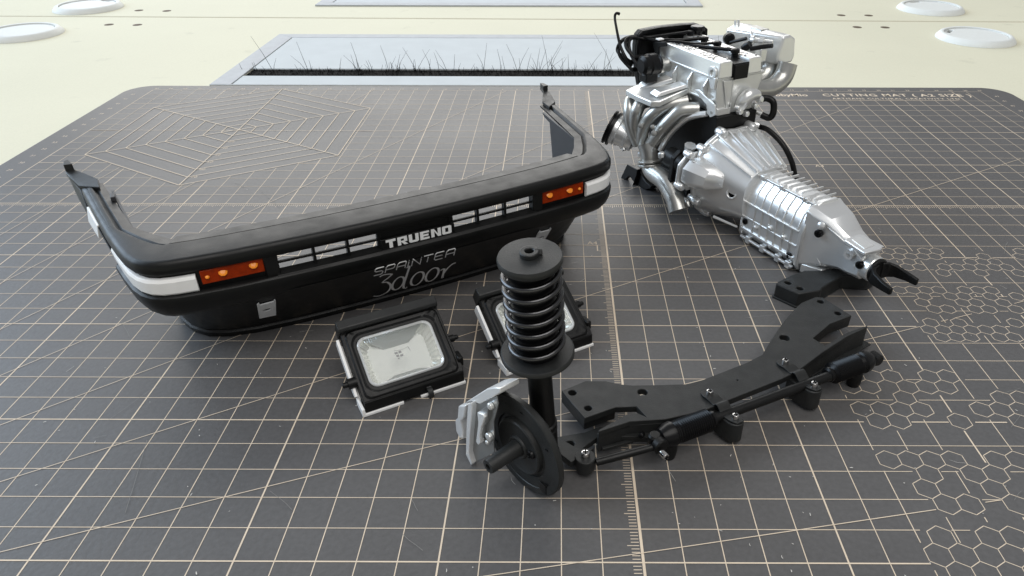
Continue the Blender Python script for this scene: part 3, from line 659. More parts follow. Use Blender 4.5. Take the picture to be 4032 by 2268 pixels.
h2 = copy_tree(h1); h2['label'] = 'black pop-up headlamp unit half hidden behind the coil spring strut'
for o in (h1, h2): o['group'] = 'pair of pop-up headlamp units'
place(h2, (2003, 1428), 30)

# ================================================================== front suspension: crossmember, steering rack, strut and brake
SO = V((.5, -15, 0)); su = thing('front_suspension', 'matt black front suspension assembly with coil spring strut, brake disc and steering rack', 'car suspension', SO)
L_ = lambda q: V(q)-SO
z4 = lambda x, y: (2150+x/2.635, 1400+y/2.635); z5 = lambda x, y: (2750+x/2.229, 1100+y/2.229)
A4 = lambda x, y, z: L_(uz(*z4(x, y), z)); A5 = lambda x, y, z: L_(uz(*z5(x, y), z))
ZT = .98; lat = V((math.cos(R_(29.4)), math.sin(R_(29.4)), 0)); fwd = V((lat.y, -lat.x, 0)); UPV = V((0, 0, 1))
def hole4(x, y, rx, z=ZT, n=18): c = A4(x, y, z); return [c+V((rx*math.cos(2*math.pi*k/n), rx*math.sin(2*math.pi*k/n), 0)) for k in range(n)]
def hole5(x, y, rx, z=ZT, n=18): c = A5(x, y, z); return [c+V((rx*math.cos(2*math.pi*k/n), rx*math.sin(2*math.pi*k/n), 0)) for k in range(n)]
pl4 = [(160, 365), (410, 262), (620, 264), (780, 298), (900, 308), (1140, 304), (1480, 294), (1640, 245), (2108, 62)]
pl5 = [(450, 715), (560, 660), (620, 560), (730, 395), (830, 275), (905, 205), (1030, 153), (1090, 158), (1345, 318), (1155, 390), (1005, 515), (1112, 582), (1300, 466), (1482, 404), (1485, 418), (1310, 498), (1090, 640), (870, 805), (740, 870), (200, 1085)]
pl4b = [(1640, 570), (1240, 658), (870, 683), (550, 788), (543, 775), (830, 614), (960, 600), (1050, 640), (940, 528), (720, 535), (400, 650)]
top = [A4(x, y, ZT) for x, y in pl4]+[A5(x, y, ZT) for x, y in pl5]+[A4(x, y, ZT) for x, y in pl4b]
holes = [hole4(273, 385, .125), hole4(437, 545, .115), hole4(1001, 380, .15), hole5(1072, 195, .12), hole5(1225, 297, .12), hole5(757, 513, .17), hole5(345, 884, .035, n=8)]
cm = MB(); cm.prism([p-V((0, 0, .22)) for p in top], V((0, 0, .22)), [[p-V((0, 0, .22)) for p in h] for h in holes]).build('crossmember', BLACKM, su, bevel=.02, seg=1, smooth=20)
crm = su.children[-1]
# deep end blocks, fins and hidden underside web
blk = [A4(x, y, ZT-.221) for x, y in ((160, 365), (410, 262), (620, 264), (700, 400), (720, 535), (400, 650))]
MB().prism(blk, V((0, 0, -.46)), [[p-V((0, 0, .221)) for p in h] for h in (hole4(273, 385, .075), hole4(437, 545, .07))]).build('end_block', BLACKM, su, bevel=.03)
blk = [A5(x, y, ZT-.221) for x, y in ((905, 205), (1030, 153), (1090, 158), (1345, 318), (1155, 390), (1005, 515), (850, 420))]
MB().prism(blk, V((0, 0, -.46)), [[p-V((0, 0, .221)) for p in h] for h in (hole5(1072, 195, .075), hole5(1225, 297, .075))]).build('end_block', BLACKM, su, bevel=.03)
def wall(pts, z0, z1, name, th=.1):
    b = MB(); P = pts
    for a, c in zip(P, P[1:]):
        d = (c-a); d.z = 0; n = V((-d.y, d.x, 0)).normalized()*th
        b.prism([V((a.x, a.y, z0)), V((c.x, c.y, z0)), V((c.x+n.x, c.y+n.y, z0)), V((a.x+n.x, a.y+n.y, z0))], V((0, 0, z1-z0)))
    return b.build(name, BLACKM, su, bevel=.012)
wall([A4(x, y, ZT) for x, y in ((550, 788), (870, 683), (1240, 658), (1640, 570))][::1], .2, ZT-.15, 'front_flange', .1)
wall([A5(x, y, ZT) for x, y in ((870, 805), (1090, 640), (1310, 498), (1484, 416))], .2, ZT-.15, 'front_flange', .1)
MB().beam(A5(960, 830, .2), A5(1480, 555, .2), .3, .05).build('flange_lip', BLACKM, su, bevel=.01)
MB().beam(A4(580, 970, .3), A4(900, 885, .3), .1, .1).build('flange_lip', BLACKM, su, bevel=.01)
# lower arm
la_ = [A4(x, y, .5) for x, y in ((105, 845), (400, 793), (560, 735), (720, 770), (1100, 760), (1100, 850), (560, 830), (430, 920), (330, 1010), (200, 990), (130, 930))]
MB().prism(la_, V((0, 0, -.2)), [hole4(250, 915, .13, .5)]).build('lower_arm', BLACKM, su, bevel=.02)
# rack tube
ra, rb = A4(1780, 640, .78), A5(1180, 838, .78); rd = (rb-ra).normalized()
MB().cyl(ra-rd*.9, rb+rd*.3, .155, n=24).build('rack_tube', BLACK, su)
def boot(o, d, name='rack_boot'):
    pr = [(.17, 0), (.24, .04), (.24, .12), (.2, .16), (.25, .2)]
    h = .22
    for k in range(17): pr += [(.345 if k < 15 else .33, h+.025), (.305, h+.06)]; h += .07
    pr += [(.36, h+.04), (.35, h+.2), (.25, h+.42), (.14, h+.46), (.14, h+.62)]
    return MB().lathe(o, d, pr, 28).build(name, GLOSSBLK, su, smooth=25), h+.62
lb = A4(1745, 648, .78); b1, hl = boot(lb, -rd)
rbp = A5(1125, 842, .78); b2, hr = boot(rbp, rd)
# ball ends
eL = lb-rd*hl; eR = rbp+rd*hr
MB().lathe(eL+V((0, 0, -.14))+fwd*.0, (0, 0, 1), [(.17, 0), (.19, .05), (.19, .3), (.14, .36)], 18).build('rod_end', BLACK, su, bevel=.01)
MB().lathe(eR-fwd*.16, fwd, [(.17, 0), (.2, .03), (.2, .34), (.16, .38)], 18).build('rod_end', BLACK, su)
for o_ in (lb-rd*1.55, rbp+rd*1.25):
    MB().tube([o_+V((0, 0, -.2)), o_+V((0, 0, -.45))+fwd*.05, o_+V((0, 0, -.76))+fwd*.06], [.26, .25, .2], 14).build('rack_foot', BLACK, su)
# tie rod and steering arm
t0, t1 = A4(520, 1105, .52), A4(1130, 945, .72)
tr = MB(); tr.tube([t0, t0.lerp(t1, .5), t1], [.115, .12, .1], 14); tr.build('tie_rod', BLACK, su)
ey = A4(1185, 950, .72); MB().lathe(ey+V((0, 0, .05))-fwd*.14, fwd, [(.2, 0), (.23, .03), (.23, .2), (.2, .23)], 18).build('rod_eye', BLACK, su)
screw(A4(1197, 1000, .70)+fwd*.12-V((0, 0, .0)), fwd, .105, su)
screw(A4(992, 825, .7), (-.3, -.8, .4), .085, su, GLOSSBLK)
k0 = A4(408, 1050, .62); arm_pts = []
for k in range(15): a_ = R_(-160+k*18); arm_pts.append(k0+V((.27*math.cos(a_), .27*math.sin(a_), 0)))
kb = A4(150, 935, .62)
kn = MB(); kn.lathe(k0-V((0, 0, .5)), (0, 0, 1), [(.2, 0), (.26, .06), (.29, .2), (.29, .5), (.27, .52)], 24)
kn.prism([A4(260, 1105, .55), A4(120, 1000, .55), A4(60, 900, .55), A4(130, 860, .55), A4(230, 905, .55), A4(330, 965, .55), A4(500, 960, .55)], V((0, 0, -.22))); kn.build('steering_arm', BLACKM, su, bevel=.03)
screw(k0+V((0, 0, .03)), (0, 0, 1), .125, su, h=.16)
# rack clamps
def clamp(c, back, front):
    """strap over the tube: from the plate (back) over the tube to the ear (front)"""
    y = (front-back); y.z = 0; ln = y.length; y.normalize(); x = rd; Z = UPV
    pf = [(-.22, .03), (.16, .03), (ln*.36, -.02), (ln*.43, .05), (ln*.50, .06), (ln*.57, .0), (ln*.66, -.1), (ln*.78, -.16), (ln+.2, -.16)]
    b = MB(); rs = []
    P = crom([(a, z, 0) for a, z in pf], 4)
    for i, p in enumerate(P):
        wd = .2 if i > 2 else .2*(.6+.2*i); wd = wd if i < len(P)-3 else .2*(.55+.2*(len(P)-1-i))
        o_ = back+y*p.x+Z*p.y; rs.append([o_-x*wd, o_+x*wd, o_+x*wd+Z*.05, o_-x*wd+Z*.05])
    b.loft(rs); st = b.build('rack_clamp', BLACKM, su, bevel=.012, smooth=50)
    e = MB(); fo_ = back+y*ln
    e.prism([fo_+x*(.24*math.cos(R_(a_)))+y*(.24*math.sin(R_(a_)))-Z*.18 for a_ in range(0, 181, 15)]+[fo_-x*.24-y*.75-Z*.18, fo_+x*.24-y*.75-Z*.18], -Z*(fo_.z-.18-.12)); e.build('clamp_ear', BLACKM, su, bevel=.03)
    screw(back+Z*.09, (0, 0, 1), .105, su, h=.15); screw(fo_-Z*.1, (0, 0, 1), .105, su, h=.15)
clamp(None, A4(1692, 425, ZT), A4(1962, 655, ZT-.12)); clamp(None, A5(755, 755, ZT), A5(1012, 940, ZT-.12))
# strut
SB, ST = L_(uz(2142, 1690, 1.4)), L_(uz(2086, 1010, 7.05)); sx = (ST-SB).normalized(); SL = (ST-SB).length
pt = lambda d: SB+sx*d
dper = min((k*SL/200 for k in range(200)), key=lambda d: abs(pj(SO+pt(d))[1]-1385))
MB().lathe(SB-sx*.9, sx, [(.34, 0), (.36, .9), (.37, 1.0), (.35, 1.02), (.35, 1.12), (.37, 1.14), (.37, 1.22), (.325, 1.25), (.32, 2.2), (.31, dper+.8)], 28).build('strut_tube', BLACK, su)
MB().lathe(pt(dper), sx, [(.5, -.12), (.86, -.08), (.915, -.03), (.915, .05), (.88, .09), (.7, .09)], 56).build('spring_seat', BLACKM, su, smooth=45)
MB().lathe(pt(dper), sx, [(.54, .05), (.54, SL-dper-.1)], 32).build('damper_body', GLOSSBLK, su)
hp = []; turns = 7.4; h0, h1_ = .14, SL-dper-.2; fx_, fy_, _ = frame_of(sx)
for k in range(int(turns*28)+1):
    a_ = k/28*2*math.pi; u = k/(turns*28); hh = h0+(h1_-h0)*(u if True else u); hp.append(pt(dper+hh)+(fx_*math.cos(a_+2)+fy_*math.sin(a_+2))*.655)
MB().tube(hp, .07, 10, 0).build('coil_spring', SPRINGM, su, smooth=60)
tm = MB().lathe(pt(SL), sx, [(.55, -.2), (.7, -.18), (.745, -.1), (.745, -.02), (.72, .03), (.2, .035)], 56).build('top_mount', BLACKM, su, smooth=45)
MB().prism(ring(pt(SL)+sx*.02, .225, sx, 28), sx*.14, [ring(pt(SL)+sx*.02, .1, sx, 20)]).build('mount_boss', BLACKM, tm, bevel=.025)
MB().lathe(pt(SL)+sx*.035, sx, [(.102, 0), (.102, .03)], 16).build('mount_bore', DEEP, tm, smooth=0)
q = pt(SL)+CR*.2+sx*.09; MB().obox(q, CR*.09, CU*.06, sx*.05).build('boss_key', BLACKM, tm, bevel=.02)
# hub, disc, stub
dc = L_((-3.073, -17.589, 1.526)); dn = V((-.732, -.68, -.024)).normalized(); de = V((-.68, .732, 0)).normalized(); du = dn.cross(de)
if du.z < 0: du = -du
dsk = MB().lathe(dc, dn, [(1.3, -.3), (1.42, -.17), (1.5, -.16), (1.5, -.03), (1.47, 0), (1.27, .0), (1.25, -.02), (.94, -.02), (.92, -.07), (.9, -.07), (.84, -.05), (.82, .06), (.78, .09), (.7, .06), (.36, .06), (.34, .1), (.3, .12), (.26, .1)], 72).build('brake_disc', BLACKM, su, smooth=28)
hs = MB(); hs.lathe(dc, dn, [(.24, .05), (.22, .3), (.205, 1.02), (.19, 1.07), (.09, 1.075), (.09, .9)], 28, caps=False).build('stub_axle', BLACKM, su, smooth=35)
MB().lathe(dc, dn, [(.088, .9), (.088, 1.02)], 16).build('axle_bore', DEEP, su, smooth=0)
screw(dc+dn*.06+V((CR.x, CR.y, 0)).normalized()*.0-de*.52+du*.12, dn, .13, su, GLOSSBLK, .08)
MB().obox(dc+dn*.005-de*.85-du*.9, de*.13, du*.16, dn*.012).build('disc_recess', GLOSSBLK, dsk, bevel=.01)
for a_ in (40, 95, 150, 215, 330):
    q = dc+dn*.003+(de*math.cos(R_(a_))+du*math.sin(R_(a_)))*1.2; MB().obox(q, de*.05, du*.018, dn*.008).build('disc_nick', GLOSSBLK, dsk)
MB().obox(dc-dn*.45, dn*.3, de*.35, du*.5).build('knuckle', BLACKM, su, bevel=.08)
MB().obox(dc-dn*.5-du*.75, dn*.35, de*.3, du*.3).build('knuckle_foot', BLACKM, su, bevel=.06)
# caliper
z7 = lambda x, y: (1750+x/2.414, 1450+y/2.414)
def onp(x, y, n): return L_(upl(*z7(x, y), SO+dc+dn*n, dn))
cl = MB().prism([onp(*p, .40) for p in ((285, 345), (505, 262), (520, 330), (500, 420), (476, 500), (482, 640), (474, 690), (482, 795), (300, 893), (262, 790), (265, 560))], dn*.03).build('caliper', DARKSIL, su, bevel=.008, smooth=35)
for q_, r_ in (((440, 640), .13), ((455, 350), .1), ((430, 690), .07)): MB().lathe(onp(*q_, .43), dn, [(r_, 0), (r_, .1), (r_*.6, .12)], 9).build('caliper_bolt', SILVERS, cl, bevel=.015)
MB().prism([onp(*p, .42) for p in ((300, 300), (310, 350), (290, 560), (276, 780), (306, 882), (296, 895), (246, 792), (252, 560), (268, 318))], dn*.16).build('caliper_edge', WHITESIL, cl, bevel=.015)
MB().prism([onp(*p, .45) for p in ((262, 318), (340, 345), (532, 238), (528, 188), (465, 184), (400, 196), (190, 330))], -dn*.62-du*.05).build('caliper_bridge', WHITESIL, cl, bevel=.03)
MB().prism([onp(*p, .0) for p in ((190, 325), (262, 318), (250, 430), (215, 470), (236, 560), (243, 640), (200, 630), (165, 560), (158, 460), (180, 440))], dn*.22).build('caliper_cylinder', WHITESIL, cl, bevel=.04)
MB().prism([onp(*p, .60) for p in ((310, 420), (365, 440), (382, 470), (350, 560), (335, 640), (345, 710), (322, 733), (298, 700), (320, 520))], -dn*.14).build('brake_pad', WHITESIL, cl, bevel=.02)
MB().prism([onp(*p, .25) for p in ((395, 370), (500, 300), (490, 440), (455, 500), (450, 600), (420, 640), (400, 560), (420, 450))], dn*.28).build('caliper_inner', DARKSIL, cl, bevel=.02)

# ================================================================== engine with gearbox
EF = Frame((9.83, -8.11, 0), 28.5)
en = thing('engine_and_gearbox', 'silver twin-cam car engine with ribbed gearbox, exhaust headers and black leads', 'engine', EF.o, 28.5)
p1 = lambda x, y: (2380+x/3.22, 30+y/3.22); p2 = lambda x, y: (2500+x/2.683, 480+y/2.683); p3 = lambda x, y: (2850+x/2.415, 650+y/2.415); p5 = lambda x, y: (2350+x/2.8975, 420+y/2.8975)
GC = -.22                                     # gearbox axis
# ---- block, sump, head
MB().prism([(-1.15, 13.4, 1.0), (1.0, 13.4, 1.0), (1.05, 13.4, 4.72), (-1.2, 13.4, 4.72)], (0, -4.9, 0)).build('engine_block', BLACK, en, bevel=.06)
blo = en.children[-1]
for k in range(4): MB().box(1.0, 1.12, 9.3+k*1.05, 9.9+k*1.05, 2.2, 4.2).build('core_boss', BLACK, blo, bevel=.05)
MB().prism([(-1.25, 13.2, .9), (1.1, 13.2, .9), (1.1, 13.2, 1.2), (-1.25, 13.2, 1.2)], (0, -4.6, 0)).build('sump_rail', BLACK, en, bevel=.03)
MB().loft([[(-1.1, 8.8, .9), (1., 8.8, .9), (1., 13.1, .9), (-1.1, 13.1, .9)], [(-.95, 8.9, .45), (.85, 8.9, .45), (.85, 13.0, .45), (-.95, 13.0, .45)], [(-.8, 9.4, .01), (.7, 9.4, .01), (.7, 12.6, .01), (-.8, 12.6, .01)]]).build('oil_sump', BLACK, en, bevel=.05)
# rear plate between block and bell, dark side ribs
for k, (a, b_) in enumerate(((8.75, .0), (9.25, .1), (9.8, .05))):
    MB().prism([(-1.9+b_, a, .9), (-1.2, a, .9), (-1.2, a, 3.0), (-1.55, a, 3.0), (-1.75+b_, a, 2.7)], (0, .14, 0)).build('block_rib', BLACK, en, bevel=.02)
hd = MB()
hd.prism([(-.98, 8.72, 4.72), (.82, 8.72, 4.72), (1.22, 8.72, 5.9), (1.28, 8.72, 6.28), (-1.22, 8.72, 6.28), (-1.2, 8.72, 5.4)], (0, 4.7, 0))
hdo = hd.build('cylinder_head', SILVERS, en, bevel=.03)
MB().box(-1.3, 1.34, 8.68, 13.45, 6.26, 6.36).build('head_rail', SILVERS, hdo, bevel=.03)
MB().prism([(-.95, 8.70, 6.2), (-.32, 8.70, 6.2), (-.5, 8.70, 5.0), (-.62, 8.70, 5.0)], (0, -.06, 0)).build('head_gusset', SILVERS, hdo, bevel=.02)
MB().box(-.46, -.42, 8.6, 8.72, 4.74, 6.2).build('head_seam', SILVERS, hdo, bevel=.01)
MB().box(-1.12, -.42, 8.62, 8.8, 4.72, 5.02).build('head_foot', SILVERS, hdo, bevel=.03)
for k in range(4): MB().prism([(-1.22, 9.3+k*1.1, 6.22), (-1.5, 9.25+k*1.1, 5.9), (-1.2, 9.35+k*1.1, 4.95)], (0, .08, 0)).build('head_rib', SILVERS, hdo, bevel=.015)
MB().box(-1.34, -1.16, 8.9, 13.3, 5.28, 5.38).build('head_ledge', SILVERS, hdo, bevel=.02)
# lifting eye
MB().prism(ring(EF.fx(p1(1360, 830), -1.36), .27, (1, 0, 0), 20), (.1, 0, 0), [ring(EF.fx(p1(1360, 830), -1.36), .13, (1, 0, 0), 16)]).build('lifting_eye', SILVERS, hdo, bevel=.02)
MB().prism([EF.fx(p1(*q), -1.36) for q in ((1320, 880), (1410, 900), (1390, 1040), (1340, 1030))], (.1, 0, 0)).build('eye_bracket', SILVERS, hdo, bevel=.02)
# dipstick bracket on the corner
MB().prism([EF.fx(p1(*q), -1.4) for q in ((1130, 1040), (1190, 1040), (1400, 1240), (1408, 1360), (1340, 1395), (1300, 1340), (1290, 1230))], (.08, 0, 0)).build('corner_bracket', SILVERS, hdo, bevel=.02)
MB().lathe(EF.fx(p1(1352, 1330), -1.42), (1, 0, 0), [(.07, 0), (.07, .05)], 12).build('bracket_hole', STEEL, hdo)
# ---- cam covers
def cover(x0, x1, slope):
    b = MB(); a, c = (x0-.02, x1) if slope < 0 else (x0, x1+.02)
    b.loft([[(a, 8.62, 6.34), (c, 8.62, 6.34), (c, 13.3, 6.34), (a, 13.3, 6.34)], [(x0, 8.64, 6.5), (x1, 8.64, 6.5), (x1, 13.3, 6.5), (x0, 13.3, 6.5)], [(x0+.04, 8.68, 7.0), (x1-.03, 8.66, 7.0), (x1-.03, 13.3, 7.0), (x0+.04, 13.3, 7.0)]])
    return b.build('cam_cover', SILVERS, en, bevel=.04)
c1 = cover(-1.26, -.55, -1); c2 = cover(.30, 1.04, 1)
cv = MB(); cv.box(-.55, .30, 8.6, 13.3, 6.3, 6.88); cv.box(-.5, .25, 8.54, 8.62, 6.22, 6.84); cv.build('plug_cover', BLACK, en, bevel=.03)
rnd = random.Random(4)
def emboss(par, x0, x1, y0, y1, n):
    b = MB()
    for i in range(n):
        x, y = rnd.uniform(x0, x1), rnd.uniform(y0, y1); b.obox((x, y, 7.0), (rnd.uniform(.03, .06), rnd.uniform(-.03, .03), 0), (rnd.uniform(-.02, .02), rnd.uniform(.02, .045), 0), (0, 0, .03))
    b.build('raised_lettering', CHROME, par, bevel=.006, kind='stuff')
emboss(c1, -1.1, -.7, 9.4, 10.4, 30); emboss(c1, -1.1, -.7, 10.9, 12.6, 46); emboss(c2, .4, .75, 9.3, 12.8, 95)
for x, y in ((-.62, 9.0), (-1.1, 9.3), (.9, 8.95), (.45, 9.1), (-.62, 11.0)):
    MB().lathe((x, y, 6.98), (0, 0, 1), [(.06, 0), (.06, .05), (.03, .07)], 10).build('cover_bolt', CHROME, c1 if x < 0 else c2)
# plugs and leads
PL = [EF.fz(p1(*q), 7.0) for q in ((1085, 350), (1262, 430), (1425, 490), (1655, 585))]
for q in PL:
    MB().lathe(V((q.x, q.y, 6.8)), (0, 0, 1), [(.15, 0), (.15, .24), (.2, .26), (.2, .38), (.14, .42)], 16).build('plug_cap', GLOSSBLK, en, smooth=40)
# distributor (left rear)
DX = -2.35; dcen = EF.fx(p1(540, 730), DX)
db = MB(); db.lathe(dcen+V((.6, 0, 0)), (-1, 0, 0), [(.42, 0), (.45, .15), (.5, .2), (.5, .55), (.44, .62), (.44, .85), (.3, .95)], 22); dis = db.build('distributor', GLOSSBLK, en, smooth=35)
MB().box(dcen.x-.2, dcen.x+.45, dcen.y-.3, dcen.y+.3, dcen.z-.75, dcen.z-.3).build('distributor_clamp', BLACK, dis, bevel=.06)
MB().lathe(dcen+V((1.3, 0, -.1)), (-1, 0, 0), [(.35, 0), (.3, .5), (.38, .55), (.38, .7)], 18).build('distributor_neck', STEEL, dis)
towers = [EF.fx(p1(*q), DX-.3) for q in ((335, 690), (380, 640), (420, 730), (350, 790))]
for q in towers: MB().cyl(q+V((.5, 0, 0)), q-V((.05, 0, 0)), .13, .11, 12).build('lead_socket', GLOSSBLK, dis)
arcs = [[(335, 690), (170, 560), (210, 430), (330, 370), (480, 375), (640, 420), (760, 440)], [(350, 790), (200, 620), (185, 480), (270, 390), (420, 360), (600, 375), (1085, 350)], [(380, 640), (285, 520), (270, 430), (330, 380), (560, 400), (900, 415), (1262, 430)], [(420, 730), (340, 600), (310, 460), (360, 385), (560, 400), (1000, 470), (1655, 585)]]
rs_ = [[DX-.3, -2.9, -2.8, -2.3, -1.8, -1.5, -1.2], [DX-.3, -2.9, -2.8, -2.4, -1.9, -1.5, None], [DX-.3, -2.8, -2.7, -2.4, -1.6, -.8, None], [DX-.3, -2.7, -2.6, -2.3, -1.5, -.7, None]]
for i, (A_, S_) in enumerate(zip(arcs, rs_)):
    pts = [EF.fx(p1(*q), s) if s is not None else None for q, s in zip(A_, S_)]
    if pts[-1] is None: t_ = PL[(0, 0, 1, 3)[i]]; pts[-1] = V((t_.x, t_.y, 7.15))
    MB().tube(pts, .08, 10, 7).build('ignition_lead', GLOSSBLK, en, smooth=60)
q3 = PL[2]; MB().tube([EF.fx(p1(760, 440), -1.2), EF.fx(p1(900, 430), -.9), EF.fx(p1(1150, 460), -.4), V((q3.x, q3.y, 7.15))], .06, 10).build('ignition_lead', GLOSSBLK, en, smooth=60)
# loose coil lead rising at the back left
MB().tube([EF.fx(p1(*q), s) for q, s in (((340, 740), -2.6), ((270, 640), -2.85), ((200, 480), -2.95), ((150, 250), -2.95), ((132, 120), -2.9), ((150, 72), -2.85), ((190, 80), -2.7))], [.1, .085, .07, .06, .06, .06, .075], 10).build('coil_lead', GLOSSBLK, en, smooth=60)
MB().prism([EF.fx(p1(*q), -1.55) for q in ((600, 430), (690, 440), (780, 430), (790, 490), (690, 500), (690, 640), (650, 620))], (.06, 0, 0)).build('lead_bracket', BLACK, en, bevel=.015)
MB().box(-1.5, -1.2, 12.7, 12.95, 7.08, 7.14).build('lead_tag', WHITE, en, bevel=.01)
# ---- timing cover
tcp = [EF.fy(p1(*q), 13.6) for q in ((395, 640), (400, 480), (425, 340), (470, 288), (700, 243), (1000, 212), (1180, 203), (1250, 230), (1295, 265), (1290, 420))]
tcp = tcp+[V((1.6, 13.6, 4.6)), V((-1.7, 13.6, 4.6))]
tc_ = MB(); tc_.prism(tcp, (0, .35, 0)); tco = tc_.build('timing_cover', BLACK, en, bevel=.05)
ins = [V((c_.x*.9, 13.52, (c_.z-5.6)*.88+5.6)) for c_ in tcp]; MB().prism(tcp, (0, -.1, 0), [[V((c_.x*.92-.01, 13.6, (c_.z-5.4)*.9+5.4)) for c_ in tcp]]).build('cover_rim', GLOSSBLK, tco, bevel=.03)
oc = EF.fz(p1(1180, 262), 7.25); MB().lathe(V((oc.x, oc.y, 6.95)), (0, 0, 1), [(.24, 0), (.24, .2), (.36, .22), (.36, .38), (.3, .42)], 9).build('oil_cap', GLOSSBLK, en, bevel=.02)
MB().prism([EF.fz(p1(*q), 6.98) for q in ((1010, 310), (1150, 310), (1330, 360), (1280, 420), (1130, 400))], (0, 0, -.5)).build('filler_boss', SILVERS, en, bevel=.06)
# ---- surge tank and runners
st = MB(); FRO = [(3.5, 10.05, 7.22), (3.95, 10.05, 7.27), (4.2, 10.0, 7.1), (4.28, 9.95, 6.35), (4.2, 9.98, 6.05), (3.4, 10.05, 6.0), (3.32, 10.05, 6.3)]
BK = [(2.55, 12.9, 7.15), (3.4, 13.2, 7.3), (4.4, 13.3, 7.1), (4.4, 13.3, 6.3), (4.2, 13.3, 5.9), (2.5, 12.9, 5.9), (2.5, 12.9, 6.3)]
st.loft([FRO, [V(a).lerp(V(b_), .1)+V((-.05, 0, .02)) for a, b_ in zip(FRO, BK)], [V(a).lerp(V(b_), .6) for a, b_ in zip(FRO, BK)], BK]); sto = st.build('surge_tank', SILVER_T, en, bevel=.08, seg=3) if 'SILVER_T' in globals() else st.build('surge_tank', SILVERS, en, bevel=.08, seg=3)
MB().box(3.35, 3.85, 11.4, 12.3, 7.2, 7.3).build('tank_plaque', STEEL, sto, bevel=.02)
for k in range(4):
    y = 9.6+k*1.0; MB().tube([(1.2, y, 5.4), (1.9, y, 5.2), (2.8, y+.05, 5.15), (3.5, y+.12, 5.5), (3.75, y+.2, 6.1)], [.4, .4, .42, .44, .45], 18).build('intake_runner', STEEL, en)
MB().tube([EF.fx(p1(1660, 160), 3.1), EF.fx(p1(1660, 260), 3.1)], .06, 8, 2).build('tank_pipe', SILVERS, sto); MB().tube([EF.fx(p1(1700, 155), 3.1), EF.fx(p1(1700, 260), 3.1)], .06, 8, 2).build('tank_pipe', SILVERS, sto)
# throttle parts, fuel rail, injector hoses
MB().lathe(EF.fx(p1(1560, 385), 1.9), (-.4, -.9, .1), [(.2, 0), (.26, .1), (.26, .35), (.18, .42)], 16).build('throttle_cap', GLOSSBLK, en)
MB().tube([EF.fx(p1(1600, 440), 1.7), EF.fx(p1(1720, 410), 1.8), EF.fx(p1(1800, 392), 1.9)], .085, 10).build('fuel_hose', GLOSSBLK, en)
MB().tube([EF.fx(p1(1850, 525), 1.6), EF.fx(p1(1960, 505), 1.8), EF.fx(p1(2060, 490), 2.0), EF.fx(p1(2130, 482), 2.1)], .1, 10).build('fuel_hose', GLOSSBLK, en)
MB().lathe(EF.fx(p1(1800, 490), 1.6), (.2, -.5, .4), [(.14, -.2), (.2, 0), (.16, .2)], 12).build('injector_plug', GLOSSBLK, en)
MB().tube([EF.fx(p1(1885, 390), 2.0), EF.fx(p1(1860, 320), 2.1), EF.fx(p1(1845, 240), 2.15)], [.08, .05, .03], 8).build('throttle_lever', SILVERS, en)
fr_ = MB(); fr_.lathe(EF.fx(p1(1880, 410), 1.95), (.5, -.8, 0), [(.16, -.1), (.2, .05), (.12, .1), (.12, .3), (.17, .32), (.17, .5), (.1, .52), (.1, .9)], 12); fr_.build('fuel_rail', SILVERS, en, smooth=30)
MB().box(2.1, 2.5, 9.9, 10.3, 6.3, 6.9).build('rail_mount', SILVERS, en, bevel=.06)
# ---- coolant outlet on the head end
co = MB(); co.tube([EF.fy(p1(*q), t) for q, t in (((1700, 1290), 8.55), ((1760, 1190), 8.4), ((1840, 1110), 8.35), ((1930, 1110), 8.45))], [.2, .3, .3, .24], 14); cw = co.build('coolant_outlet', SILVER, en, smooth=50)
for q, r in (((1660, 1265), .1), ((1770, 1340), .13), ((1880, 1240), .13), ((1690, 1310), .14), ((1945, 1160), .16)): MB().lathe(EF.fy(p1(*q), 8.5), (.2, -1, .1), [(r, 0), (r, .2), (r*.6, .24)], 10).build('outlet_boss', SILVER, cw, bevel=.02)
MB().tube([EF.fx(p1(*q), s) for q, s in (((1965, 1160), 1.35), ((2060, 1150), 1.6), ((2140, 1200), 1.75), ((2140, 1330), 1.75), ((2090, 1395), 1.65), ((1990, 1360), 1.45))], .15, 14).build('coolant_hose', GLOSSBLK, en, smooth=60)
MB().cyl(EF.fx(p1(1870, 1310), 1.2), EF.fx(p1(2000, 1350), 1.45), .1, n=12).build('hose_spigot', SILVERS, en)
MB().cyl(EF.fx(p5(1760, 200), 1.2), EF.fx(p5(1850, 220), 1.45), .2, n=14).build('heater_spigot', SILVERS, en)
MB().tube([EF.fx(p5(1840, 225), 1.4), EF.fx(p5(1960, 270), 1.55), EF.fx(p5(2120, 430), 1.75), EF.fx(p5(2220, 620), 1.95), EF.fx(p5(2265, 800), 2.1), V((2.2, 5.9, .7)), V((2.1, 5.4, .1))], .12, 12).build('breather_hose', GLOSSBLK, en, smooth=60)
# ---- exhaust heat shield
SH = lambda r, b_: V((r, b_, 5.0+(r+3.0)*.30))
shp = [EF.fx(p1(270, 1045), -3.0), EF.fx(p1(440, 960), -2.35), EF.fx(p1(830, 880), -1.25), EF.fx(p1(880, 890), -1.2), EF.fx(p1(925, 950), -1.25), EF.fx(p1(1000, 945), -1.2), EF.fx(p1(1090, 1010), -1.25), EF.fx(p1(700, 1190), -2.7), EF.fx(p1(590, 1190), -3.0), EF.fx(p1(420, 1120), -3.0)]
shb = MB(); shb.prism(shp, (0, 0, -.26)); sho = shb.build('heat_shield', SILVERS, en, bevel=.04, smooth=40)
def rib(a, b_, c, d, h=.16): MB().loft([[q for q in (a, b_, c, d)], [V(q).lerp((V(a)+V(b_)+V(c)+V(d))/4, .22)+V((0, 0, h)) for q in (a, b_, c, d)]]).build('shield_rib', SILVERS, sho, bevel=.03)
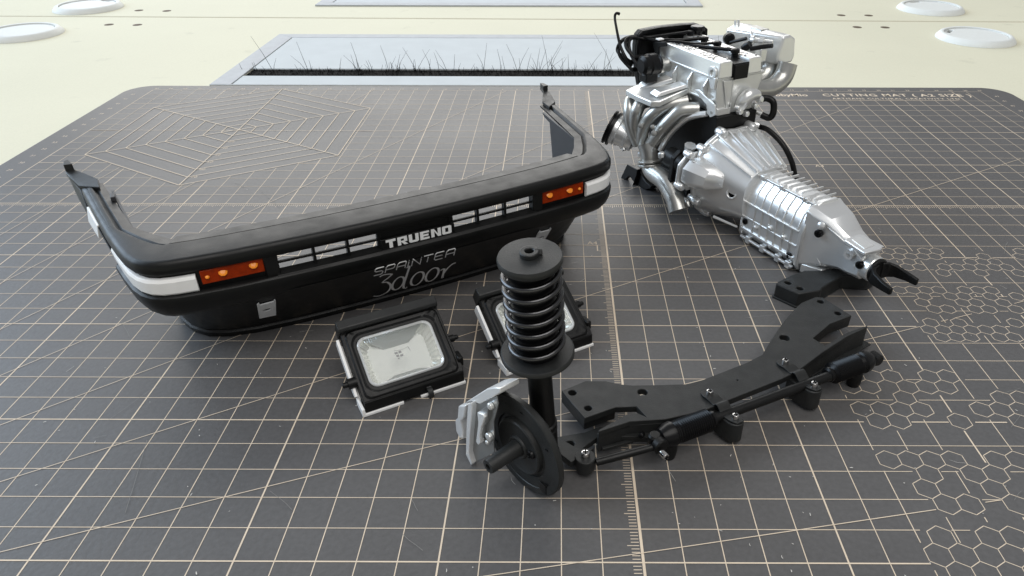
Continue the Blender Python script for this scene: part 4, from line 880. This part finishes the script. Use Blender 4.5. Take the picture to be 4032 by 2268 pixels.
rib(*[EF.fx(p1(*q), s) for q, s in (((400, 1085), -2.7), ((440, 960), -2.4), ((830, 880), -1.25), ((920, 935), -1.25))])
rib(*[EF.fx(p1(*q), s) for q, s in (((665, 1140), -2.75), ((570, 1085), -2.75), ((985, 950), -1.25), ((1090, 1010), -1.3))])
# ---- exhaust manifold: four headers into a collector
hs_ = [([(1160, 30), (960, 50), (820, 180), (700, 320), (610, 450)], (-1.3, -1.95, -2.3, -2.5, -2.55), .33), ([(1040, -60), (800, -10), (640, 90), (540, 230), (505, 420)], (-1.3, -2.1, -2.55, -2.7, -2.65), .31),
       ([(860, -60), (560, -60), (460, 40), (430, 230), (480, 440)], (-1.3, -2.4, -2.85, -2.85, -2.7), .3), ([(700, -90), (420, -90), (370, 30), (390, 230), (470, 440)], (-1.3, -2.5, -2.95, -2.95, -2.75), .29)]
for P_, S_, r in hs_:
    MB().tube([EF.fx(p5(*q), s) for q, s in zip(P_, S_)], [r, r, r, r*.97, r*.9], 18, 8).build('exhaust_header', STEEL, en, smooth=60)
MB().tube([EF.fx(p5(*q), s) for q, s in (((1255, 80), -1.35), ((1050, 120), -1.7), ((900, 230), -2.0), ((800, 350), -2.2), ((720, 500), -2.4))], [.13, .16, .17, .16, .12], 10).build('header_brace', SILVERS, en)
for q, r in (((505, 215), .12), ((655, 300), .13), ((640, 230), .1)): MB().lathe(EF.fx(p5(*q), -3.0), (-.7, -.6, .2), [(r, -.15), (r, .1), (r*.5, .12)], 12).build('sensor_boss', STEEL, en)
col = MB(); col.tube([EF.fx(p5(580, 420), -2.62), EF.fx(p5(600, 520), -2.62), EF.fx(p5(605, 600), -2.62)], [.5, .44, .42], 20); col.build('collector', STEEL, en)
fl = EF.fx(p5(600, 612), -2.62); fd = (EF.fx(p5(610, 680), -2.62)-EF.fx(p5(605, 590), -2.62)).normalized()
for k in (0, .17): MB().lathe(fl+fd*(k-.05), fd, [(.5, 0), (.6, .01), (.6, .11), (.5, .12)], 9).build('exhaust_flange', STEEL, en, bevel=.02)
for q in ((505, 545), (740, 555)): MB().lathe(EF.fx(p5(*q), -2.75), fd*-1, [(.16, -.1), (.18, .1), (.1, .16)], 8).build('flange_bolt', SILVER, en, bevel=.02)
MB().tube([fl+fd*.15]+[EF.fx(p5(*q), s) for q, s in (((640, 740), -2.65), ((780, 850), -2.65), ((870, 1000), -2.7), ((905, 1080), -2.72), ((935, 1190), -2.75))], [.4, .43, .45, .44, .44, .46], 22, 8).build('downpipe', STEEL, en, smooth=60)
MB().tube([EF.fx(p5(*q), s) for q, s in (((1000, 1040), -2.55), ((1030, 1090), -2.55), ((1050, 1140), -2.55))], [.06, .1, .07], 8).build('downpipe_bracket', STEEL, en)
# ---- alternator-like cylinder at the front left with black pulley
ac = EF.fx(p5(265, 290), -3.0); ad = (EF.fx(p5(140, 235), -3.3)-EF.fx(p5(380, 360), -2.6)).normalized()
ao = MB().lathe(ac-ad*.85, ad, [(.45, 0), (.6, .06), (.62, .35), (.68, .37), (.68, .5), (.62, .52), (.64, .9), (.72, .95), (.72, 1.15)], 26).build('alternator', SILVER, en, smooth=30)
MB().lathe(ac+ad*.28, ad, [(.7, 0), (.84, .02), (.84, .1), (.76, .13), (.76, .2), (.84, .23), (.84, .3), (.62, .32), (.6, .2)], 32).build('alternator_pulley', GLOSSBLK, ao, smooth=30)
for q in ((200, 430), (310, 500), (290, 235)): e = EF.fx(p5(*q), -3.1); MB().tube([e, e.lerp(ac, .5), ac], [.1, .14, .2], 10).build('alternator_lug', SILVER, ao, smooth=40)
# ---- engine mount, black
MB().prism([EF.fx(p5(*q), -2.2) for q in ((345, 655), (460, 720), (450, 790), (400, 930), (380, 950), (420, 860), (370, 790), (300, 850), (258, 838))], (.25, 0, 0)).build('engine_mount', BLACK, en, bevel=.03)
MB().prism([EF.fx(p5(*q), -2.0) for q in ((450, 700), (560, 860), (620, 910), (610, 940), (390, 958), (440, 800))], (.7, 0, 0)).build('mount_gusset', BLACK, en, bevel=.04)
# ---- bell housing
bell = MB(); cz = 2.1
def bring(b_, rr, sq=1., cz_=2.1, cx=GC, n=36, flat=None):
    out = []
    for k in range(n):
        a = 2*math.pi*k/n; c, s = math.cos(a), math.sin(a); r = rr*(1+.10*abs(math.sin(2*a))*sq); z = cz_+r*s
        if flat is not None and z < flat: z = flat
        out.append(V((cx+r*c*1.02, b_, z)))
    return out
bell.loft([bring(8.32, 1.9, 1, flat=.38), bring(8.0, 1.86, 1, flat=.4), bring(7.4, 1.66, 1, 2.05, flat=.45), bring(6.4, 1.32, 1, 1.95, flat=.5), bring(5.95, 1.2, 1, 1.9, flat=.5)])
bo_ = bell.build('bell_housing', SILVER, en, smooth=40)
MB().loft([bring(8.42, 2.02, 1, flat=.3), bring(8.24, 2.02, 1, flat=.3)]).build('bell_flange', SILVER, bo_, bevel=.03)
for k, a in enumerate((62, 76, 90, 104, 118, 132, 48)):
    a = R_(a); c, s = math.cos(a), math.sin(a); r0, r1 = 1.9*(1+.1*abs(math.sin(2*a))), 1.2*(1+.1*abs(math.sin(2*a)))
    MB().beam((GC+r0*c*1.02, 8.2, cz+r0*s+.02), (GC+r1*c*1.02, 6.0, 1.9+r1*s+.03), .09, .3, (c, 0, s)).build('bell_rib', SILVER, bo_, bevel=.02)
for a, ln in ((112, .55), (68, .55), (30, .4), (205, .7), (238, .6), (300, .5)):
    a = R_(a); c, s = math.cos(a), math.sin(a); r = 2.02*(1+.1*abs(math.sin(2*a)))
    MB().lathe((GC+r*c, 8.55, max(.42, cz+r*s)), (0, -1, 0), [(.2, 0), (.22, .05), (.22, ln*.7), (.14, ln)], 8).build('bell_lug', SILVER, bo_, bevel=.04)
# side strakes on the left wall
for q0, q1 in (((760, 770), (1090, 850)), ((830, 1000), (1080, 1110))):
    MB().tube([EF.fx(p2(*q0), -1.85), EF.fx(p2((q0[0]+q1[0])/2, (q0[1]+q1[1])/2), -1.62), EF.fx(p2(*q1), -1.36)], [.07, .06, .05], 8).build('bell_strake', SILVER, bo_)
hc = EF.fx(p2(1030, 755), -1.55); MB().lathe(hc+V((.1, 0, 0)), (-.85, -.35, .25), [(.19, 0), (.19, .16)], 20).build('bell_port', DEEP, bo_)
MB().prism(ring(hc+V((-.02, 0, 0)), .24, (-.85, -.35, .25), 20), V((-.85, -.35, .25))*.1, [ring(hc+V((-.02, 0, 0)), .17, (-.85, -.35, .25), 20)]).build('port_rim', SILVER, bo_, bevel=.02)
# starter bulge
sb = MB(); s0, s1 = EF.fx(p2(600, 480), -2.35), EF.fx(p2(860, 470), -1.95)
sb.loft([[V((x*1., 8.35, z)) for x, z in ((-3.0, 2.25), (-2.95, 2.8), (-2.6, 3.15), (-2.0, 3.2), (-1.6, 2.9), (-1.6, 2.2), (-2.2, 2.0), (-2.8, 2.05))], [V((x, 7.9, z)) for x, z in ((-2.95, 2.25), (-2.88, 2.8), (-2.55, 3.1), (-2.0, 3.15), (-1.6, 2.9), (-1.6, 2.2), (-2.2, 1.95), (-2.8, 2.02))], [V((x, 7.3, z)) for x, z in ((-2.6, 2.25), (-2.5, 2.65), (-2.3, 2.9), (-1.9, 2.95), (-1.5, 2.8), (-1.4, 2.2), (-1.9, 2.0), (-2.4, 2.05))], [V((x, 6.95, z)) for x, z in ((-1.9, 2.3), (-1.85, 2.5), (-1.8, 2.6), (-1.6, 2.7), (-1.3, 2.6), (-1.2, 2.2), (-1.4, 2.1), (-1.8, 2.15))]])
sb.build('starter_bulge', SILVER, bo_, bevel=.06, smooth=28)
MB().beam((-2.6, 8.1, 3.12), (-1.75, 7.0, 2.66), .07, .1).build('bulge_crease', SILVER, bo_, bevel=.02)
MB().beam((-2.95, 8.2, 2.5), (-1.9, 6.98, 2.35), .06, .08, (-1, 0, 0)).build('bulge_crease', SILVER, bo_, bevel=.02)
MB().prism([V((x, 8.45, z)) for x, z in ((-3.1, 2.1), (-3.05, 2.9), (-2.65, 3.3), (-1.5, 3.4), (-1.5, 1.6), (-2.5, 1.6), (-2.75, 1.85))], (0, .12, 0)).build('starter_flange', SILVER, bo_, bevel=.04)
for x, z in ((-2.95, 1.95), (-2.6, 3.35), (-1.9, 3.5)): MB().lathe((x, 8.65, z), (0, -1, 0), [(.17, 0), (.18, .1), (.18, .45), (.1, .5)], 8).build('starter_lug', SILVER, bo_, bevel=.04)
stm = MB(); stm.lathe((-2.3, 8.6, 2.6), (0, 1, 0), [(.42, 0), (.46, .1), (.46, 1.5), (.36, 1.62)], 20); stm.build('starter_motor', BLACK, en)
MB().prism([(-2.85, 9.2, 1.5), (-2.75, 9.2, 2.9), (-2.4, 9.2, 3.2), (-2.3, 9.2, 3.1), (-2.55, 9.2, 2.8), (-2.6, 9.2, 1.5)], (0, .25, 0)).build('starter_bracket', BLACK, en, bevel=.03)
MB().tube([EF.fx(p2(590, 250), -2.2), EF.fx(p2(570, 330), -2.2), EF.fx(p2(600, 400), -2.25)], [.28, .2, .12], 9).build('starter_terminal', SILVER, bo_, smooth=20)
# ---- gearbox case
def sec(b_, k=1., dz=0., x=GC): return [V((x+a*k, b_, z+dz)) for a, z in ((-1.02, .5), (-1.02, 1.82), (-.82, 2.42), (-.48, 2.86), (-.2, 2.95), (.5, 2.95), (.85, 2.5), (1.0, 1.8), (1.0, .5), (.8, .22), (-.85, .22))]
cs = MB(); cs.loft([sec(6.05), sec(2.75, .97)]); gco = cs.build('gearbox_case', SILVER, en, bevel=.05, smooth=25)
for b_, d in ((6.12, .16), (2.86, .18)): MB().loft([[V((GC+(q.x-GC)*1.05, q.y, 1.6+(q.z-1.6)*1.05)) for q in sec(b_)], [V((GC+(q.x-GC)*1.05, q.y, 1.6+(q.z-1.6)*1.05)) for q in sec(b_-d)]]).build('case_flange', SILVER, gco, bevel=.03)
for z, t_ in ((1.82, .055), (.62, .08), (1.15, .03)): MB().box(GC-1.02-t_, GC-1.0, 2.9, 6.0, z-.04, z+.04).build('case_rail', SILVER, gco, bevel=.015)
MB().beam((GC-.5, 6.0, 2.9), (GC-.5, 2.85, 2.88), .1, .1).build('case_rail', SILVER, gco, bevel=.02)
MB().beam((GC-1.06, 5.95, .24), (GC-1.06, 2.85, .24), .12, .1).build('case_rail', SILVER, gco, bevel=.02)
for k in range(7):
    b_ = 5.55-k*.42
    MB().prism([V((GC-1.05, b_, 1.84)), V((GC-.85, b_, 2.45)), V((GC-.5, b_, 2.9)), V((GC-.45, b_, 2.85)), V((GC-.8, b_, 2.38)), V((GC-.98, b_, 1.84))], (0, -.045, 0)).build('case_rib', SILVER, gco, bevel=.012)
    if k < 6: MB().box(GC-1.07, GC-1.0, b_-.2, b_-.16, .66, 1.8).build('case_rib', SILVER, gco, bevel=.012)
for k in range(9):
    b_ = 5.8-k*.34; MB().box(GC-.3, GC+.85, b_-.03, b_+.03, 2.9, 3.02).build('top_rib', SILVER, gco, bevel=.015)
for b_, z, r in ((3.9, 2.2, .13), (4.4, 1.3, .1), (3.6, 1.25, .1), (5.2, .95, .11), (4.2, .55, .09)): MB().lathe((GC-1.0+(.2 if z > 2 else 0), b_, z), (-1, 0, .4 if z > 2 else 0), [(r, 0), (r, .09), (r*.6, .12)], 9).build('case_boss', SILVER, gco, bevel=.015)
for b_ in (5.7, 4.6, 3.3): MB().box(GC-.62, GC-.36, b_-.12, b_+.12, 2.82, 3.04).build('case_clip', SILVER, gco, bevel=.04)
for b_ in (5.5, 4.6, 3.7, 3.1): MB().box(GC-1.12, GC-.92, b_-.13, b_+.13, .08, .4).build('case_tab', SILVER, gco, bevel=.03)
for b_, z in ((5.85, .95), (3.15, .62)): screw((GC-1.03, b_, z), (-1, 0, 0), .14, en, GLOSSBLK, .06)
MB().prism([EF.fz(p3(*q), 3.05) for q in ((720, 290), (760, 270), (850, 240), (892, 265), (860, 280), (760, 310))], (0, 0, -.14)).build('shift_tab', SILVER, gco, bevel=.03)
# ---- tail housing
def tring(b_, w0, w1, z0, z1, ch): return [V((GC+x, b_, z)) for x, z in ((-w0, z0+ch), (-w1, z1-ch), (-w1+ch, z1), (w1-ch, z1), (w1, z1-ch), (w0, z0+ch), (w0-ch, z0), (-w0+ch, z0))]
tl = MB(); tl.loft([tring(2.78, 1.0, .95, .25, 2.95, .2), tring(2.5, .9, .88, .35, 2.86, .2), tring(1.9, .66, .74, .62, 2.72, .18), tring(1.2, .5, .55, .8, 2.35, .15), tring(.75, .5, .5, .82, 2.2, .15), tring(.25, .5, .5, .85, 1.95, .2)]); tlo = tl.build('tail_housing', SILVER, en, bevel=.03, smooth=30)
MB().prism([V((GC-.9, 2.6, .5)), V((GC-.62, 1.75, .55)), V((GC+.62, 1.75, .55)), V((GC+.9, 2.6, .5))], (0, 0, -.38)).build('tail_sump', SILVER, tlo, bevel=.04)
for x in (-.92, -.6): MB().prism([V((GC+x, 2.7, .6)), V((GC+x, 2.65, 2.0)), V((GC+x*.85, 2.3, 1.3)), V((GC+x*.75, 1.8, .75))], (.05, 0, 0)).build('tail_rib', SILVER, tlo, bevel=.015)
MB().prism([EF.fz(p3(*q), 2.32) for q in ((1150, 712), (1180, 690), (1295, 655), (1340, 668), (1512, 782), (1490, 800), (1345, 835), (1310, 815))], (0, 0, -.14)).build('shifter_pad', SILVER, tlo, bevel=.03)
MB().prism([EF.fz(p3(*q), 2.34) for q in ((1215, 705), (1295, 680), (1430, 760), (1340, 795))], (0, 0, -.03)).build('pad_recess', SILVERS, tlo, bevel=.02)
MB().loft([[V((GC-.35, .9, 2.2)), V((GC+.35, .9, 2.2)), V((GC+.35, .05, 2.2)), V((GC-.35, .05, 2.2))], [V((GC-.25, .8, 1.8)), V((GC+.25, .8, 1.8)), V((GC+.25, .2, 1.8)), V((GC-.25, .2, 1.8))]]).build('pad_neck', SILVER, tlo, bevel=.03)
screw(EF.fx(p3(900, 650), GC-.9), (-1, -.3, .1), .16, en, GLOSSBLK, .08); screw(EF.fx(p3(1290, 950), GC-.52), (-1, -.2, 0), .15, en, GLOSSBLK, .08)
MB().lathe(EF.fx(p3(930, 575), GC-.85), (-1, -.4, .2), [(.15, 0), (.15, .1), (.08, .14)], 12).build('tail_boss', SILVER, tlo)
MB().prism(ring(EF.fx(p3(1205, 845), GC-.5), .19, (-1, -.2, .1), 18), (-.16, -.03, .02), [ring(EF.fx(p3(1205, 845), GC-.5), .1, (-1, -.2, .1), 16)]).build('tail_spigot', SILVER, tlo, bevel=.015)
MB().beam((GC-.72, 2.0, 2.45), (GC-.55, .9, 2.05), .06, .08).build('tail_ridge', SILVER, tlo, bevel=.02)
MB().lathe((GC, .5, 1.36), (0, -1, 0), [(.5, 0), (.52, .05), (.5, .1), (.5, .55), (.46, .6)], 30).build('output_collar', SILVERS, en, smooth=35)
# ---- yoke
yk = MB(); yk.lathe((GC, -.08, 1.36), (0, -1, 0), [(.47, 0), (.5, .08), (.46, .16)], 26)
for sg in (-1, 1):
    q = [V((GC+sg*.12, -.2, 1.36)), V((GC+sg*.42, -.28, 1.36)), V((GC+sg*.58, -.5, 1.36)), V((GC+sg*.66, -.95, 1.34)), V((GC+sg*.68, -1.38, 1.32))]
    rs = []
    for i, p in enumerate(q):
        hh = (.34, .3, .24, .17, .13)[i]; t_ = .075; d = (q[min(i+1, 4)]-q[max(i-1, 0)]).normalized(); n = V((d.y, -d.x, 0)); rs.append([p+n*t_-V((0, 0, hh)), p-n*t_-V((0, 0, hh)), p-n*t_+V((0, 0, hh)), p+n*t_+V((0, 0, hh))])
    yk.loft(rs)
yk.build('drive_yoke', BLACK, en, bevel=.04)
# ---- gearbox mount on the mat
MZ = .62
gm = [EF.fz(p3(*q), MZ) for q in ((500, 1115), (640, 1045), (770, 1000), (960, 1000), (1110, 960), (1330, 985), (1440, 1010), (1430, 1030), (1380, 1060), (1130, 1050), (935, 1165), (925, 1190), (712, 1225), (500, 1130))]
hl5 = lambda x, y, r: [EF.fz(p3(x, y), MZ)+V((r*math.cos(k*math.pi/8), r*math.sin(k*math.pi/8), 0)) for k in range(16)]
MB().prism([q-V((0, 0, MZ-.03)) for q in gm], (0, 0, MZ-.03), [[q-V((0, 0, MZ-.03)) for q in h] for h in (hl5(612, 1117, .13), hl5(726, 1170, .13))]).build('gearbox_mount', BLACKM, en, bevel=.04, seg=2, smooth=20)
c_ = sum(gm, V())/len(gm)
MB().prism([V((c_.x+(q.x-c_.x)*1.03, c_.y+(q.y-c_.y)*1.05, .005)) for q in gm], (0, 0, .08)).build('mount_flange', BLACKM, en.children[-1] if False else en, bevel=.02)
